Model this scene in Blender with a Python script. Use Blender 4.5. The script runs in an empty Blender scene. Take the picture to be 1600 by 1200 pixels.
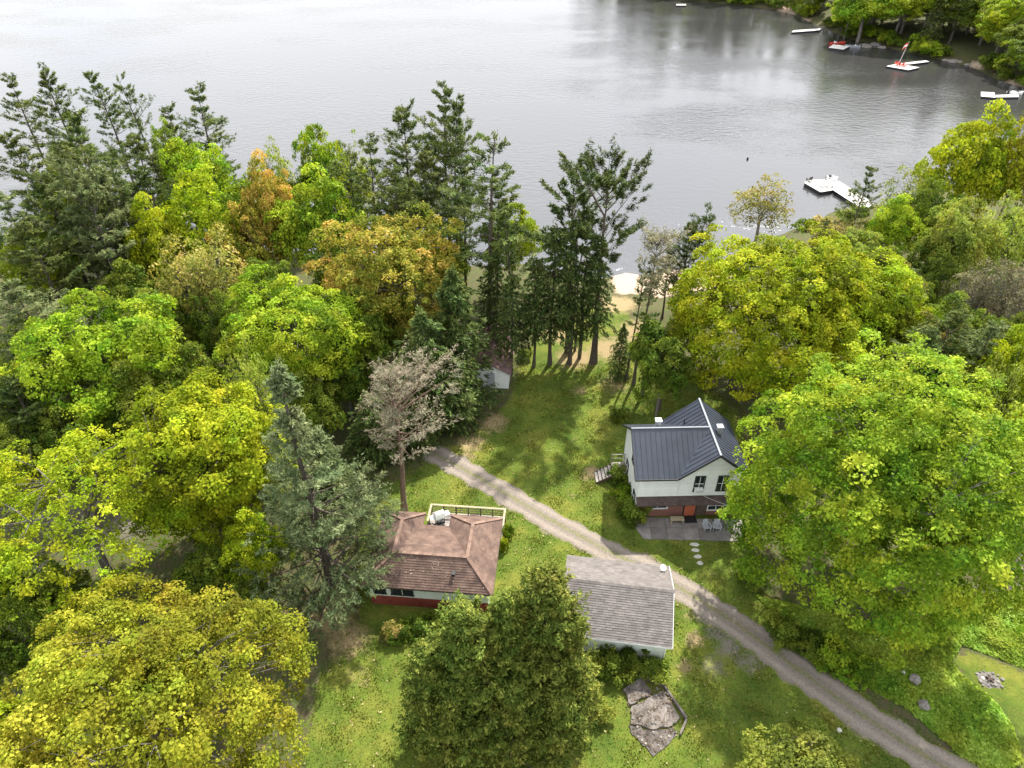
import bpy, math, random
import numpy as np
from mathutils import Vector, Matrix, Euler

SC = bpy.context.scene
COL = SC.collection
R = math.radians

# ------------------------------------------------------------------ camera
H = 44.0
PITCH = R(37.0)
FPX = 1110.0
cam_d = bpy.data.cameras.new('camera')
cam_d.sensor_width = 36.0
cam_d.lens = 36.0 * FPX / 1600.0
cam_d.clip_end = 6000.0
cam = bpy.data.objects.new('camera', cam_d)
cam.location = (0, 0, H)
cam.rotation_euler = (math.pi / 2 - PITCH, 0, 0)
COL.objects.link(cam)
SC.camera = cam

# ------------------------------------------------------------------ sky, sun, exposure
SUN_EL, SUN_AZ = R(49.0), R(24.0)          # azimuth measured from +Y towards +X
world = bpy.data.worlds.new('World')
SC.world = world
world.use_nodes = True
wn, wl = world.node_tree.nodes, world.node_tree.links
wn.clear()
w_out = wn.new('ShaderNodeOutputWorld')
w_bg = wn.new('ShaderNodeBackground')
w_bg.inputs['Strength'].default_value = 0.14
w_sky = wn.new('ShaderNodeTexSky')
w_sky.sky_type = 'NISHITA'
w_sky.sun_disc = False
w_sky.sun_elevation = SUN_EL
w_sky.sun_rotation = SUN_AZ
w_tc = wn.new('ShaderNodeTexCoord')
w_map = wn.new('ShaderNodeMapping')
w_map.inputs['Scale'].default_value = (1.0, 1.0, 2.6)
w_noise = wn.new('ShaderNodeTexNoise')
w_noise.inputs['Scale'].default_value = 1.7
w_noise.inputs['Detail'].default_value = 6
w_noise.inputs['Roughness'].default_value = 0.5
w_ramp = wn.new('ShaderNodeValToRGB')
w_ramp.color_ramp.elements[0].position = 0.30
w_ramp.color_ramp.elements[0].color = (0.25, 0.25, 0.25, 1)
w_ramp.color_ramp.elements[1].position = 0.56
w_mix = wn.new('ShaderNodeMix')
w_mix.data_type = 'RGBA'
w_mix.inputs['B'].default_value = (6.6, 6.7, 7.0, 1)
wl.new(w_tc.outputs['Generated'], w_map.inputs['Vector'])
wl.new(w_map.outputs['Vector'], w_noise.inputs['Vector'])
wl.new(w_noise.outputs['Fac'], w_ramp.inputs['Fac'])
wl.new(w_ramp.outputs['Color'], w_mix.inputs['Factor'])
wl.new(w_sky.outputs['Color'], w_mix.inputs['A'])
wl.new(w_mix.outputs['Result'], w_bg.inputs['Color'])
wl.new(w_bg.outputs['Background'], w_out.inputs['Surface'])

sun_d = bpy.data.lights.new('sun', 'SUN')
sun_d.energy = 4.9
sun_d.angle = R(1.2)
sun_d.color = (1.0, 0.955, 0.87)
sun = bpy.data.objects.new('sun', sun_d)
sdir = Vector((math.sin(SUN_AZ) * math.cos(SUN_EL), math.cos(SUN_AZ) * math.cos(SUN_EL), math.sin(SUN_EL)))
sun.rotation_euler = sdir.to_track_quat('Z', 'Y').to_euler()
sun.location = sdir * 200
COL.objects.link(sun)

SC.view_settings.view_transform = 'Standard'
SC.view_settings.look = 'None'
SC.view_settings.exposure = 1.06
SC.view_settings.gamma = 1.0
SC.view_settings.use_curve_mapping = False
SC.render.engine = 'CYCLES'
cy = SC.cycles
cy.max_bounces = 7
cy.diffuse_bounces = 3
cy.glossy_bounces = 3
cy.transmission_bounces = 5
cy.transparent_max_bounces = 6
cy.sample_clamp_indirect = 6.0
cy.sample_clamp_direct = 4.0
cy.use_denoising = True

# ------------------------------------------------------------------ geometry helpers
_cp, _sp = math.cos(PITCH), math.sin(PITCH)


def at(px, py, z=0.0):
    """ground point of the real place seen at a spot of the photograph, at height z"""
    x = (px - 800) / FPX
    u = (600 - py) / FPX
    d = (x, _cp + u * _sp, -_sp + u * _cp)
    t = (z - H) / d[2]
    return (d[0] * t, d[1] * t)


def depth_of(x, y, z):
    return y * _cp - (z - H) * _sp


class Geo:
    """collects polygons and writes them as ONE mesh object"""

    def __init__(self):
        self.v = []
        self.f = []
        self.t = []          # tint per vertex

    def poly(self, pts, tint=0.5):
        n = len(self.v)
        self.v += [tuple(p) for p in pts]
        self.t += [tint] * len(pts)
        self.f.append(tuple(range(n, n + len(pts))))

    def hexa(self, p, tint=0.5):
        """p: 8 corners, bottom 4 then top 4, both counter-clockwise seen from above"""
        n = len(self.v)
        self.v += [tuple(q) for q in p]
        self.t += [tint] * 8
        for q in ((3, 2, 1, 0), (4, 5, 6, 7), (0, 1, 5, 4), (1, 2, 6, 5), (2, 3, 7, 6), (3, 0, 4, 7)):
            self.f.append(tuple(n + i for i in q))

    def box(self, x0, x1, y0, y1, z0, z1, tint=0.5, M=None):
        p = [(x0, y0, z0), (x1, y0, z0), (x1, y1, z0), (x0, y1, z0), (x0, y0, z1), (x1, y0, z1), (x1, y1, z1), (x0, y1, z1)]
        if M is not None:
            p = [tuple(M @ Vector(q)) for q in p]
        self.hexa(p, tint)

    def bar(self, a, b, w, h=None, tint=0.5):
        h = h or w
        a, b = Vector(a), Vector(b)
        d = (b - a).normalized()
        s = d.cross(Vector((0, 0, 1)))
        if s.length < 1e-3:
            s = Vector((1, 0, 0))
        s.normalize()
        u = s.cross(d).normalized()
        s = s * (w / 2)
        u = u * (h / 2)
        self.hexa([a - s - u, a + s - u, b + s - u, b - s - u, a - s + u, a + s + u, b + s + u, b - s + u], tint)

    def slab(self, pts, th, tint=0.5):
        """polygon pts with a body hanging th below it"""
        n = len(self.v)
        k = len(pts)
        self.v += [tuple(p) for p in pts] + [(p[0], p[1], p[2] - th) for p in pts]
        self.t += [tint] * (2 * k)
        self.f.append(tuple(range(n, n + k)))
        self.f.append(tuple(range(n + 2 * k - 1, n + k - 1, -1)))
        for i in range(k):
            j = (i + 1) % k
            self.f.append((n + i, n + k + i, n + k + j, n + j))

    def tube(self, pts, rad, sides=6, tint=0.5, cap=True):
        pts = [Vector(p) for p in pts]
        n = len(self.v)
        m = len(pts)
        ref = Vector((0.31, 0.17, 1)) if abs((pts[-1] - pts[0]).normalized().z) < 0.8 else Vector((1, 0.2, 0))
        for i, p in enumerate(pts):
            d = (pts[min(i + 1, m - 1)] - pts[max(i - 1, 0)])
            d = d.normalized() if d.length > 1e-6 else Vector((0, 0, 1))
            a = d.cross(ref).normalized()
            b = d.cross(a)
            for k in range(sides):
                an = 2 * math.pi * k / sides
                q = p + (a * math.cos(an) + b * math.sin(an)) * rad[i]
                self.v.append((q.x, q.y, q.z))
                self.t.append(tint)
        for i in range(m - 1):
            for k in range(sides):
                k2 = (k + 1) % sides
                self.f.append((n + i * sides + k, n + i * sides + k2, n + (i + 1) * sides + k2, n + (i + 1) * sides + k))
        if cap:
            self.f.append(tuple(n + k for k in range(sides))[::-1])
            self.f.append(tuple(n + (m - 1) * sides + k for k in range(sides)))

    def blob(self, c, r, seed=0, squash=0.7, tint=0.5, n1=7, n2=5):
        rr = random.Random(seed)
        n = len(self.v)
        for j in range(1, n2):
            ph = math.pi * j / n2
            for i in range(n1):
                a = 2 * math.pi * i / n1
                q = r * rr.uniform(0.78, 1.15)
                self.v.append((c[0] + q * math.sin(ph) * math.cos(a), c[1] + q * math.sin(ph) * math.sin(a), c[2] + q * squash * math.cos(ph)))
                self.t.append(tint)
        top, bot = len(self.v), len(self.v) + 1
        self.v += [(c[0], c[1], c[2] + r * squash), (c[0], c[1], c[2] - r * squash)]
        self.t += [tint, tint]
        for j in range(n2 - 2):
            for i in range(n1):
                i2 = (i + 1) % n1
                self.f.append((n + j * n1 + i, n + (j + 1) * n1 + i, n + (j + 1) * n1 + i2, n + j * n1 + i2))
        for i in range(n1):
            i2 = (i + 1) % n1
            self.f.append((top, n + i, n + i2))
            self.f.append((bot, n + (n2 - 2) * n1 + i2, n + (n2 - 2) * n1 + i))

    def mesh(self, name, mat):
        me = bpy.data.meshes.new(name)
        me.from_pydata(self.v, [], self.f)
        a = me.attributes.new('tint', 'FLOAT', 'POINT')
        a.data.foreach_set('value', np.array(self.t, dtype=np.float32))
        me.materials.append(mat)
        me.update()
        return me

    def build(self, name, mat, parent=None, smooth=False, kind=None, label=None):
        me = self.mesh(name, mat)
        if smooth:
            me.shade_smooth()
        return link(name, me, parent, kind, label)


def link(name, data, parent=None, kind=None, label=None):
    o = bpy.data.objects.new(name, data)
    COL.objects.link(o)
    if parent is not None:
        o.parent = parent
    if kind:
        o['kind'] = kind
    if label:
        o['label'] = label
    return o


def tag(o, label, cat, group=None):
    o['label'] = label
    o['category'] = cat
    if group:
        o['group'] = group
    return o


def thing(name, label, cat, loc=(0, 0, 0), rz=0.0, group=None):
    o = link(name, None)
    o.location = loc
    o.rotation_euler = (0, 0, rz)
    return tag(o, label, cat, group)


def np_mesh(name, V, quads=None, tris=None, tint=None, mat=None, smooth=False):
    me = bpy.data.meshes.new(name)
    nq = 0 if quads is None else len(quads)
    nt = 0 if tris is None else len(tris)
    me.vertices.add(len(V))
    me.vertices.foreach_set('co', np.asarray(V, dtype=np.float32).ravel())
    parts, starts = [], []
    if nq:
        parts.append(np.asarray(quads, dtype=np.int32).ravel())
        starts.append(np.arange(nq, dtype=np.int32) * 4)
    if nt:
        parts.append(np.asarray(tris, dtype=np.int32).ravel())
        starts.append(nq * 4 + np.arange(nt, dtype=np.int32) * 3)
    lv = np.concatenate(parts)
    ls = np.concatenate(starts)
    me.loops.add(len(lv))
    me.loops.foreach_set('vertex_index', lv)
    me.polygons.add(nq + nt)
    me.polygons.foreach_set('loop_start', ls)
    if tint is not None:
        a = me.attributes.new('tint', 'FLOAT', 'POINT')
        a.data.foreach_set('value', np.asarray(tint, dtype=np.float32))
    if mat is not None:
        me.materials.append(mat)
    me.update(calc_edges=True)
    me.validate()
    if smooth:
        me.shade_smooth()
    return me


# ------------------------------------------------------------------ materials
def new_mat(name):
    m = bpy.data.materials.new(name)
    m.use_nodes = True
    nt = m.node_tree
    b = nt.nodes['Principled BSDF']
    return m, nt.nodes, nt.links, b


def c4(c, k=1.0):
    return (c[0] * k, c[1] * k, c[2] * k, 1)


def ramp(nodes, stops):
    r = nodes.new('ShaderNodeValToRGB')
    el = r.color_ramp.elements
    while len(el) < len(stops):
        el.new(0.5)
    for e, (p, c) in zip(el, stops):
        e.position = p
        e.color = c4(c)
    return r


def mat_noise(name, stops, scale=4.0, rough=0.8, bump=0.0, detail=6, tint_amt=0.0, bump_scale=None, spec=0.3, stretch=None, metallic=0.0):
    m, n, l, b = new_mat(name)
    tc = n.new('ShaderNodeTexCoord')
    src = tc.outputs['Object']
    if stretch:
        mp = n.new('ShaderNodeMapping')
        mp.inputs['Scale'].default_value = stretch
        l.new(src, mp.inputs['Vector'])
        src = mp.outputs['Vector']
    no = n.new('ShaderNodeTexNoise')
    no.inputs['Scale'].default_value = scale
    no.inputs['Detail'].default_value = detail
    no.inputs['Roughness'].default_value = 0.65
    l.new(src, no.inputs['Vector'])
    r = ramp(n, stops)
    l.new(no.outputs['Fac'], r.inputs['Fac'])
    col = r.outputs['Color']
    if tint_amt:
        at_ = n.new('ShaderNodeAttribute')
        at_.attribute_name = 'tint'
        mr = n.new('ShaderNodeMapRange')
        mr.inputs['To Min'].default_value = 1 - tint_amt
        mr.inputs['To Max'].default_value = 1 + tint_amt
        l.new(at_.outputs['Fac'], mr.inputs['Value'])
        vm = n.new('ShaderNodeVectorMath')
        vm.operation = 'SCALE'
        l.new(col, vm.inputs[0])
        l.new(mr.outputs['Result'], vm.inputs['Scale'])
        col = vm.outputs['Vector']
    l.new(col, b.inputs['Base Color'])
    b.inputs['Roughness'].default_value = rough
    b.inputs['Specular IOR Level'].default_value = spec
    b.inputs['Metallic'].default_value = metallic
    if bump:
        n2 = n.new('ShaderNodeTexNoise')
        n2.inputs['Scale'].default_value = bump_scale or scale * 4
        n2.inputs['Detail'].default_value = 5
        l.new(src, n2.inputs['Vector'])
        bp = n.new('ShaderNodeBump')
        bp.inputs['Strength'].default_value = 0.8
        bp.inputs['Distance'].default_value = bump
        l.new(n2.outputs['Fac'], bp.inputs['Height'])
        l.new(bp.outputs['Normal'], b.inputs['Normal'])
    return m


def foliage(name, dark, main, tip, trans=0.38, var=0.10):
    """leaf colour by the leaf's own pigment: dark / main / young tip, varied leaf by leaf and tree by tree"""
    m, n, l, b = new_mat(name)
    at_ = n.new('ShaderNodeAttribute')
    at_.attribute_name = 'tint'
    r = ramp(n, [(0.0, dark), (0.48, main), (1.0, tip)])
    oi = n.new('ShaderNodeObjectInfo')
    hs = n.new('ShaderNodeHueSaturation')
    mh = n.new('ShaderNodeMapRange')
    mh.inputs['To Min'].default_value = 0.5 - var * 0.09
    mh.inputs['To Max'].default_value = 0.5 + var * 0.09
    mv = n.new('ShaderNodeMapRange')
    mv.inputs['To Min'].default_value = 1 - var
    mv.inputs['To Max'].default_value = 1 + var
    l.new(oi.outputs['Random'], mh.inputs['Value'])
    l.new(oi.outputs['Random'], mv.inputs['Value'])
    tc_ = n.new('ShaderNodeTexCoord')
    ns_ = n.new('ShaderNodeTexNoise')
    ns_.inputs['Scale'].default_value = 0.45
    ns_.inputs['Detail'].default_value = 3
    ma_ = n.new('ShaderNodeMath')
    ma_.operation = 'MULTIPLY_ADD'
    ma_.inputs[1].default_value = 0.15
    l.new(tc_.outputs['Object'], ns_.inputs['Vector'])
    l.new(ns_.outputs['Fac'], ma_.inputs[0])
    sb_ = n.new('ShaderNodeMath')
    sb_.operation = 'SUBTRACT'
    sb_.inputs[1].default_value = 0.075
    l.new(mh.outputs['Result'], sb_.inputs[0])
    l.new(sb_.outputs['Value'], ma_.inputs[2])
    l.new(ma_.outputs['Value'], hs.inputs['Hue'])
    l.new(mv.outputs['Result'], hs.inputs['Value'])
    l.new(at_.outputs['Fac'], r.inputs['Fac'])
    l.new(r.outputs['Color'], hs.inputs['Color'])
    out = n['Material Output']
    l.new(hs.outputs['Color'], b.inputs['Base Color'])
    b.inputs['Roughness'].default_value = 0.55
    b.inputs['Specular IOR Level'].default_value = 0.06
    tr = n.new('ShaderNodeBsdfTranslucent')
    vm = n.new('ShaderNodeVectorMath')
    vm.operation = 'MULTIPLY'
    vm.inputs[1].default_value = (1.18, 1.25, 0.5)
    l.new(hs.outputs['Color'], vm.inputs[0])
    l.new(vm.outputs['Vector'], tr.inputs['Color'])
    mx = n.new('ShaderNodeMixShader')
    mx.inputs['Fac'].default_value = trans
    l.new(b.outputs['BSDF'], mx.inputs[1])
    l.new(tr.outputs['BSDF'], mx.inputs[2])
    l.new(mx.outputs['Shader'], out.inputs['Surface'])
    return m


F = dict(
    green=foliage('leaf_fresh_green', (0.060, 0.110, 0.010), (0.19, 0.275, 0.018), (0.47, 0.54, 0.050), 0.40),
    yellow=foliage('leaf_yellow_green', (0.085, 0.118, 0.008), (0.262, 0.330, 0.014), (0.57, 0.62, 0.040), 0.42),
    gold=foliage('leaf_gold', (0.12, 0.125, 0.013), (0.28, 0.30, 0.024), (0.58, 0.55, 0.06), 0.40),
    lime=foliage('leaf_lime', (0.080, 0.130, 0.010), (0.23, 0.31, 0.018), (0.50, 0.57, 0.050), 0.42),
    pale=foliage('leaf_pale', (0.10, 0.13, 0.02), (0.27, 0.32, 0.05), (0.48, 0.52, 0.12), 0.38),
    orange=foliage('leaf_orange', (0.09, 0.125, 0.012), (0.36, 0.32, 0.045), (0.82, 0.50, 0.16), 0.36),
    tan=foliage('leaf_tan', (0.11, 0.12, 0.02), (0.30, 0.28, 0.06), (0.62, 0.45, 0.19), 0.36),
    mid=foliage('leaf_mid_green', (0.040, 0.070, 0.008), (0.125, 0.175, 0.020), (0.29, 0.34, 0.05), 0.38),
    pine=foliage('needle_pine', (0.026, 0.044, 0.012), (0.090, 0.120, 0.028), (0.24, 0.27, 0.07), 0.27),
    greypine=foliage('needle_grey_pine', (0.055, 0.075, 0.030), (0.14, 0.175, 0.065), (0.29, 0.32, 0.13), 0.25),
    bluepine=foliage('needle_blue_green', (0.050, 0.068, 0.026), (0.135, 0.165, 0.070), (0.34, 0.37, 0.18), 0.25),
    darkpine=foliage('needle_dark', (0.018, 0.032, 0.009), (0.060, 0.088, 0.021), (0.16, 0.20, 0.05), 0.22),
    hemlock=foliage('needle_hemlock', (0.020, 0.038, 0.010), (0.070, 0.10, 0.024), (0.26, 0.31, 0.09), 0.24),
    cedar=foliage('needle_cedar', (0.030, 0.050, 0.008), (0.110, 0.140, 0.022), (0.36, 0.36, 0.070), 0.26),
    dead=foliage('needle_dead', (0.10, 0.115, 0.06), (0.235, 0.205, 0.14), (0.38, 0.30, 0.22), 0.12),
    brush=foliage('twig_brush', (0.09, 0.09, 0.05), (0.20, 0.18, 0.10), (0.30, 0.27, 0.15), 0.2),
    cover=foliage('leaf_ground_cover', (0.075, 0.14, 0.012), (0.23, 0.33, 0.035), (0.47, 0.58, 0.12), 0.36),
)
M_BARK = mat_noise('bark_brown', [(0.3, (0.05, 0.04, 0.032)), (0.7, (0.13, 0.105, 0.085))], 6, 0.9, 0.02, stretch=(1, 1, 0.25))
M_BARKG = mat_noise('bark_grey', [(0.3, (0.10, 0.088, 0.078)), (0.7, (0.24, 0.215, 0.19))], 6, 0.9, 0.02, stretch=(1, 1, 0.25))
M_BARKR = mat_noise('bark_red', [(0.3, (0.11, 0.070, 0.052)), (0.7, (0.22, 0.145, 0.105))], 6, 0.9, 0.02, stretch=(1, 1, 0.25))

# ------------------------------------------------------------------ terrain shape
SHORE = [(-600, 116), (-120, 97), (-45, 94), (-12, 90), (5, 88), (18, 85.5), (27, 89), (40, 99), (50, 106), (60, 111), (80, 119), (105, 129), (160, 134), (700, 140)]
FAR = [(10, 620), (30, 420), (50, 335), (60, 309), (75, 301), (91, 291), (99, 279), (100, 261), (101.5, 252), (102.5, 239), (109, 226), (118, 210), (123, 202), (122, 190), (127, 174), (160, 161), (700, 158), (700, 620)]
_sx = np.array([p[0] for p in SHORE], float)
_sy = np.array([p[1] for p in SHORE], float)


def far_sd(x, y):
    """signed distance to the far shore, positive inland"""
    x = np.asarray(x, float)
    y = np.asarray(y, float)
    d = np.full(x.shape, 1e9)
    ins = np.zeros(x.shape, bool)
    n = len(FAR)
    for i in range(n):
        x0, y0 = FAR[i]
        x1, y1 = FAR[(i + 1) % n]
        dx, dy = x1 - x0, y1 - y0
        t = np.clip(((x - x0) * dx + (y - y0) * dy) / (dx * dx + dy * dy), 0, 1)
        d = np.minimum(d, np.hypot(x - x0 - t * dx, y - y0 - t * dy))
        if y0 != y1:
            c = ((y0 > y) != (y1 > y)) & (x < (x1 - x0) * (y - y0) / (y1 - y0) + x0)
            ins ^= c
    return np.where(ins, d, -d)


def gz(x, y):
    x = np.asarray(x, float)
    y = np.asarray(y, float)
    wob = 0.9 * np.sin(x * 0.35 + 1.3) + 0.5 * np.sin(x * 0.9)
    s1 = (np.interp(x, _sx, _sy) + wob - y) * 0.85
    z1 = -2.5 + np.clip(s1 * 0.22, -4.0, 2.5)
    s2 = far_sd(x, y)
    z2 = -2.5 + np.clip(s2 * 0.30, -4.0, 2.6) + np.clip(s2 - 9, 0, 60) * 0.10
    z = np.where(s1 > s2, z1, z2)
    far_w = np.clip((np.hypot(x - 4, y - 38) - 24) / 25, 0, 1)
    z = z + far_w * 0.12 * (np.sin(x * 0.21) + np.sin(y * 0.17 + x * 0.05)) * np.clip((z + 2.6) / 2, 0, 1)
    return z


def gz1(x, y):
    return float(gz(np.array([x]), np.array([y]))[0])


def axis(a, b, c, d, fine, coarse):
    lo = np.arange(a, b, coarse)
    mid = np.arange(b, c, fine)
    hi = np.arange(c, d + coarse, coarse)
    return np.concatenate([lo, mid, hi])


def in_poly(x, y, poly):
    ins = np.zeros(x.shape, bool)
    n = len(poly)
    for i in range(n):
        x0, y0 = poly[i]
        x1, y1 = poly[(i + 1) % n]
        if y0 == y1:
            continue
        ins ^= ((y0 > y) != (y1 > y)) & (x < (x1 - x0) * (y - y0) / (y1 - y0) + x0)
    return ins


def poly_sd(x, y, poly):
    d = np.full(x.shape, 1e9)
    n = len(poly)
    for i in range(n):
        x0, y0 = poly[i]
        x1, y1 = poly[(i + 1) % n]
        dx, dy = x1 - x0, y1 - y0
        t = np.clip(((x - x0) * dx + (y - y0) * dy) / (dx * dx + dy * dy + 1e-9), 0, 1)
        d = np.minimum(d, np.hypot(x - x0 - t * dx, y - y0 - t * dy))
    return np.where(in_poly(x, y, poly), d, -d)


# drive centre line (world metres) with half widths
DRIVE = [(-7.6, 48.2, 1.5), (-3.6, 45.3, 1.5), (0.2, 42.2, 1.5), (4.0, 39.2, 1.45), (7.4, 36.7, 1.4), (10.8, 34.5, 1.4), (14.0, 31.9, 1.5), (16.8, 29.2, 1.6),
         (19.3, 26.4, 1.6), (21.7, 23.9, 1.55), (24.2, 21.6, 1.5), (27.0, 19.2, 1.5), (31.0, 16.0, 1.5)]


def drive_dist(x, y):
    d = np.full(x.shape, 1e9)
    for (x0, y0, w0), (x1, y1, w1) in zip(DRIVE[:-1], DRIVE[1:]):
        dx, dy = x1 - x0, y1 - y0
        t = np.clip(((x - x0) * dx + (y - y0) * dy) / (dx * dx + dy * dy), 0, 1)
        d = np.minimum(d, np.hypot(x - x0 - t * dx, y - y0 - t * dy) - (w0 + t * (w1 - w0)))
    return d


LAWN = [at(*p) for p in [(560, 830), (600, 760), (660, 730), (700, 700), (760, 665), (800, 620), (815, 560), (850, 510), (900, 480), (975, 480), (1010, 540), (1080, 590), (1150, 640),
                         (1180, 760), (1175, 900), (1250, 1000), (1340, 1075), (1440, 1160), (1500, 1215), (1500, 1400), (480, 1400), (470, 1200), (500, 1060), (560, 985), (560, 900)]]
LAWN2 = [at(*p) for p in [(1482, 1030), (1510, 1018), (1560, 1035), (1640, 1070), (1700, 1300), (1620, 1250), (1598, 1190), (1580, 1130), (1545, 1085), (1505, 1055)]]

# ---- ground sheet
gx = axis(-640, -62, 70, 700, 0.42, 9.0)
gy = axis(-60, 12, 112, 640, 0.42, 7.0)
X, Y = np.meshgrid(gx, gy)
xf, yf = X.ravel(), Y.ravel()
zf = gz(xf, yf)
nx, ny = len(gx), len(gy)
idx = np.arange(nx * ny).reshape(ny, nx)
quads = np.stack([idx[:-1, :-1], idx[:-1, 1:], idx[1:, 1:], idx[1:, :-1]], -1).reshape(-1, 4)
lawn = np.maximum(poly_sd(xf, yf, LAWN), poly_sd(xf, yf, LAWN2))
lawn = np.clip(lawn / 2.2 + 0.5, 0, 1)


def blobs(lst):
    o = np.zeros(xf.shape)
    for (px, py, rad, s) in lst:
        bx, by = at(px, py)
        o = np.maximum(o, s * np.exp(-((xf - bx) ** 2 + (yf - by) ** 2) / (rad * rad)))
    return o


dry = blobs([(900, 560, 3.2, 0.9), (950, 545, 3.5, 0.9), (960, 600, 3.0, 0.7), (1020, 590, 3.0, 0.6), (870, 520, 3.5, .8), (770, 660, 2.2, 0.9), (735, 690, 2.0, 0.9), (730, 712, 1.3, .8),
             (925, 738, 1.1, 1.0), (915, 745, 0.9, .8), (895, 772, 0.9, 0.6), (905, 610, 1.5, .7), (1080, 960, 1.0, 0.75), (1085, 1000, 1.0, 0.9), (1070, 1040, 0.9, 0.8), (545, 1000, 2.5, 0.8), (520, 960, 2.5, .9),
             (560, 1060, 1.6, .6), (700, 965, 1.2, .5), (890, 1180, 1.2, .6), (1000, 1180, 1.0, .4), (1320, 545, 5, .5), (960, 470, 4, 1), (1000, 520, 4, .9), (860, 1120, 1.0, .4), (600, 1000, 1.5, .5)])
gravel = blobs([(1125, 985, 1.5, 1.0), (1140, 1010, 1.4, 1.0), (1115, 1040, 1.3, .8), (1170, 1030, 1.5, .9), (1095, 960, 1.0, .8), (110, 800, 3.0, .9), (200, 815, 3.0, .9), (1590, 900, 3.2, 1.0), (1640, 880, 5, 1.0)])
s1 = (np.interp(xf, _sx, _sy) + 0.9 * np.sin(xf * 0.35 + 1.3) + 0.5 * np.sin(xf * 0.9) - yf)
sand = np.clip(1 - (s1 - 7.0) / 3.5, 0, 1) * (s1 > -30) * np.exp(-((xf - 21.5) / 9.0) ** 4)
s2 = far_sd(xf, yf)
fsand = np.zeros(xf.shape)
for (px, py, rd_) in ((1255, 30, 7), (1275, 42, 6), (1235, 18, 7), (1510, 100, 3.5), (1555, 118, 4), (1588, 135, 4)):
    bx, by = at(px, py, -2.3)
    fsand = np.maximum(fsand, np.exp(-((xf - bx) ** 2 + (yf - by) ** 2) / rd_ ** 2))
sand = np.maximum(sand, np.clip(1 - (s2 - 3.0) / 2.5, 0, 1) * (s2 > -20) * (s1 < -20) * fsand)
bed = np.clip((-2.45 - zf) / 1.5, 0, 1)
me = np_mesh('ground', np.stack([xf, yf, zf], 1), quads=quads, smooth=True)
for nm, arr in (('lawn', lawn), ('dry', dry), ('gravel', gravel), ('sand', sand), ('bed', bed)):
    a = me.attributes.new(nm, 'FLOAT', 'POINT')
    a.data.foreach_set('value', arr.astype(np.float32))

m, n, l, b = new_mat('ground_mixed')


def N(t, **kw):
    q = n.new(t)
    for k, v in kw.items():
        if k in q.inputs:
            q.inputs[k].default_value = v
        else:
            setattr(q, k, v)
    return q


tc = N('ShaderNodeTexCoord')


def noise(scale, detail=6, rough=0.6):
    q = N('ShaderNodeTexNoise', Scale=scale, Detail=detail, Roughness=rough)
    l.new(tc.outputs['Object'], q.inputs['Vector'])
    return q.outputs['Fac']


def rmp(fac, stops):
    q = ramp(n, stops)
    l.new(fac, q.inputs['Fac'])
    return q.outputs['Color']


def mixc(fac, a_, b_):
    q = N('ShaderNodeMix', data_type='RGBA')
    l.new(fac, q.inputs['Factor'])
    l.new(a_, q.inputs['A'])
    l.new(b_, q.inputs['B'])
    return q.outputs['Result']


def attr(nm):
    q = N('ShaderNodeAttribute', attribute_name=nm)
    return q.outputs['Fac']


def math_(op, a_, b_):
    q = N('ShaderNodeMath', operation=op)
    for i, s in enumerate((a_, b_)):
        if isinstance(s, (int, float)):
            q.inputs[i].default_value = s
        else:
            l.new(s, q.inputs[i])
    return q.outputs['Value']


def mask(nm, nz, amt=0.9, lo=0.42, hi=0.58):
    s = math_('ADD', attr(nm), math_('MULTIPLY', math_('SUBTRACT', nz, 0.5), amt))
    q = N('ShaderNodeMapRange', interpolation_type='SMOOTHSTEP')
    q.inputs['From Min'].default_value = lo
    q.inputs['From Max'].default_value = hi
    l.new(s, q.inputs['Value'])
    return q.outputs['Result']


n_big, n_mid, n_fine, n_vf = noise(0.28, 4), noise(1.6, 6, 0.7), noise(9, 6, 0.75), noise(38, 4, 0.7)
grass = rmp(n_big, [(0.38, (0.060, 0.105, 0.014)), (0.5, (0.110, 0.160, 0.020)), (0.62, (0.20, 0.205, 0.034))])
grass = mixc(rmp(n_mid, [(0.38, (0, 0, 0)), (0.62, (0.8, 0.8, 0.8))]), grass, rmp(n_fine, [(0.36, (0.038, 0.068, 0.010)), (0.5, (0.10, 0.13, 0.018)), (0.64, (0.23, 0.205, 0.05))]))
fine_mul = rmp(n_vf, [(0.3, (0.62, 0.62, 0.62)), (0.7, (1.25, 1.25, 1.25))])
straw = rmp(n_fine, [(0.3, (0.20, 0.15, 0.065)), (0.55, (0.33, 0.25, 0.13)), (0.75, (0.42, 0.32, 0.19))])
litter = rmp(n_fine, [(0.3, (0.045, 0.045, 0.02)), (0.5, (0.10, 0.085, 0.045)), (0.7, (0.17, 0.12, 0.07))])
litter = mixc(rmp(n_mid, [(0.42, (0, 0, 0)), (0.6, (0.85, 0.85, 0.85))]), litter, rmp(n_fine, [(0.3, (0.035, 0.07, 0.012)), (0.7, (0.10, 0.14, 0.03))]))
grav = rmp(n_vf, [(0.3, (0.12, 0.105, 0.085)), (0.7, (0.27, 0.235, 0.20))])
sandc = rmp(n_fine, [(0.3, (0.40, 0.29, 0.20)), (0.7, (0.55, 0.43, 0.32))])
col = mixc(mask('lawn', n_mid), litter, grass)
col = mixc(mask('dry', n_mid, 0.9, 0.42, 0.85), col, straw)
col = mixc(mask('gravel', n_mid, 1.3, 0.35, 1.15), col, grav)
col = mixc(mask('sand', n_mid, 0.5), col, sandc)
vm = N('ShaderNodeVectorMath', operation='MULTIPLY')
l.new(col, vm.inputs[0])
l.new(fine_mul, vm.inputs[1])
bedc = rmp(n_mid, [(0.3, (0.05, 0.035, 0.02)), (0.7, (0.10, 0.07, 0.04))])
col = mixc(attr('bed'), vm.outputs['Vector'], bedc)
l.new(col, b.inputs['Base Color'])
b.inputs['Roughness'].default_value = 0.95
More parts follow.
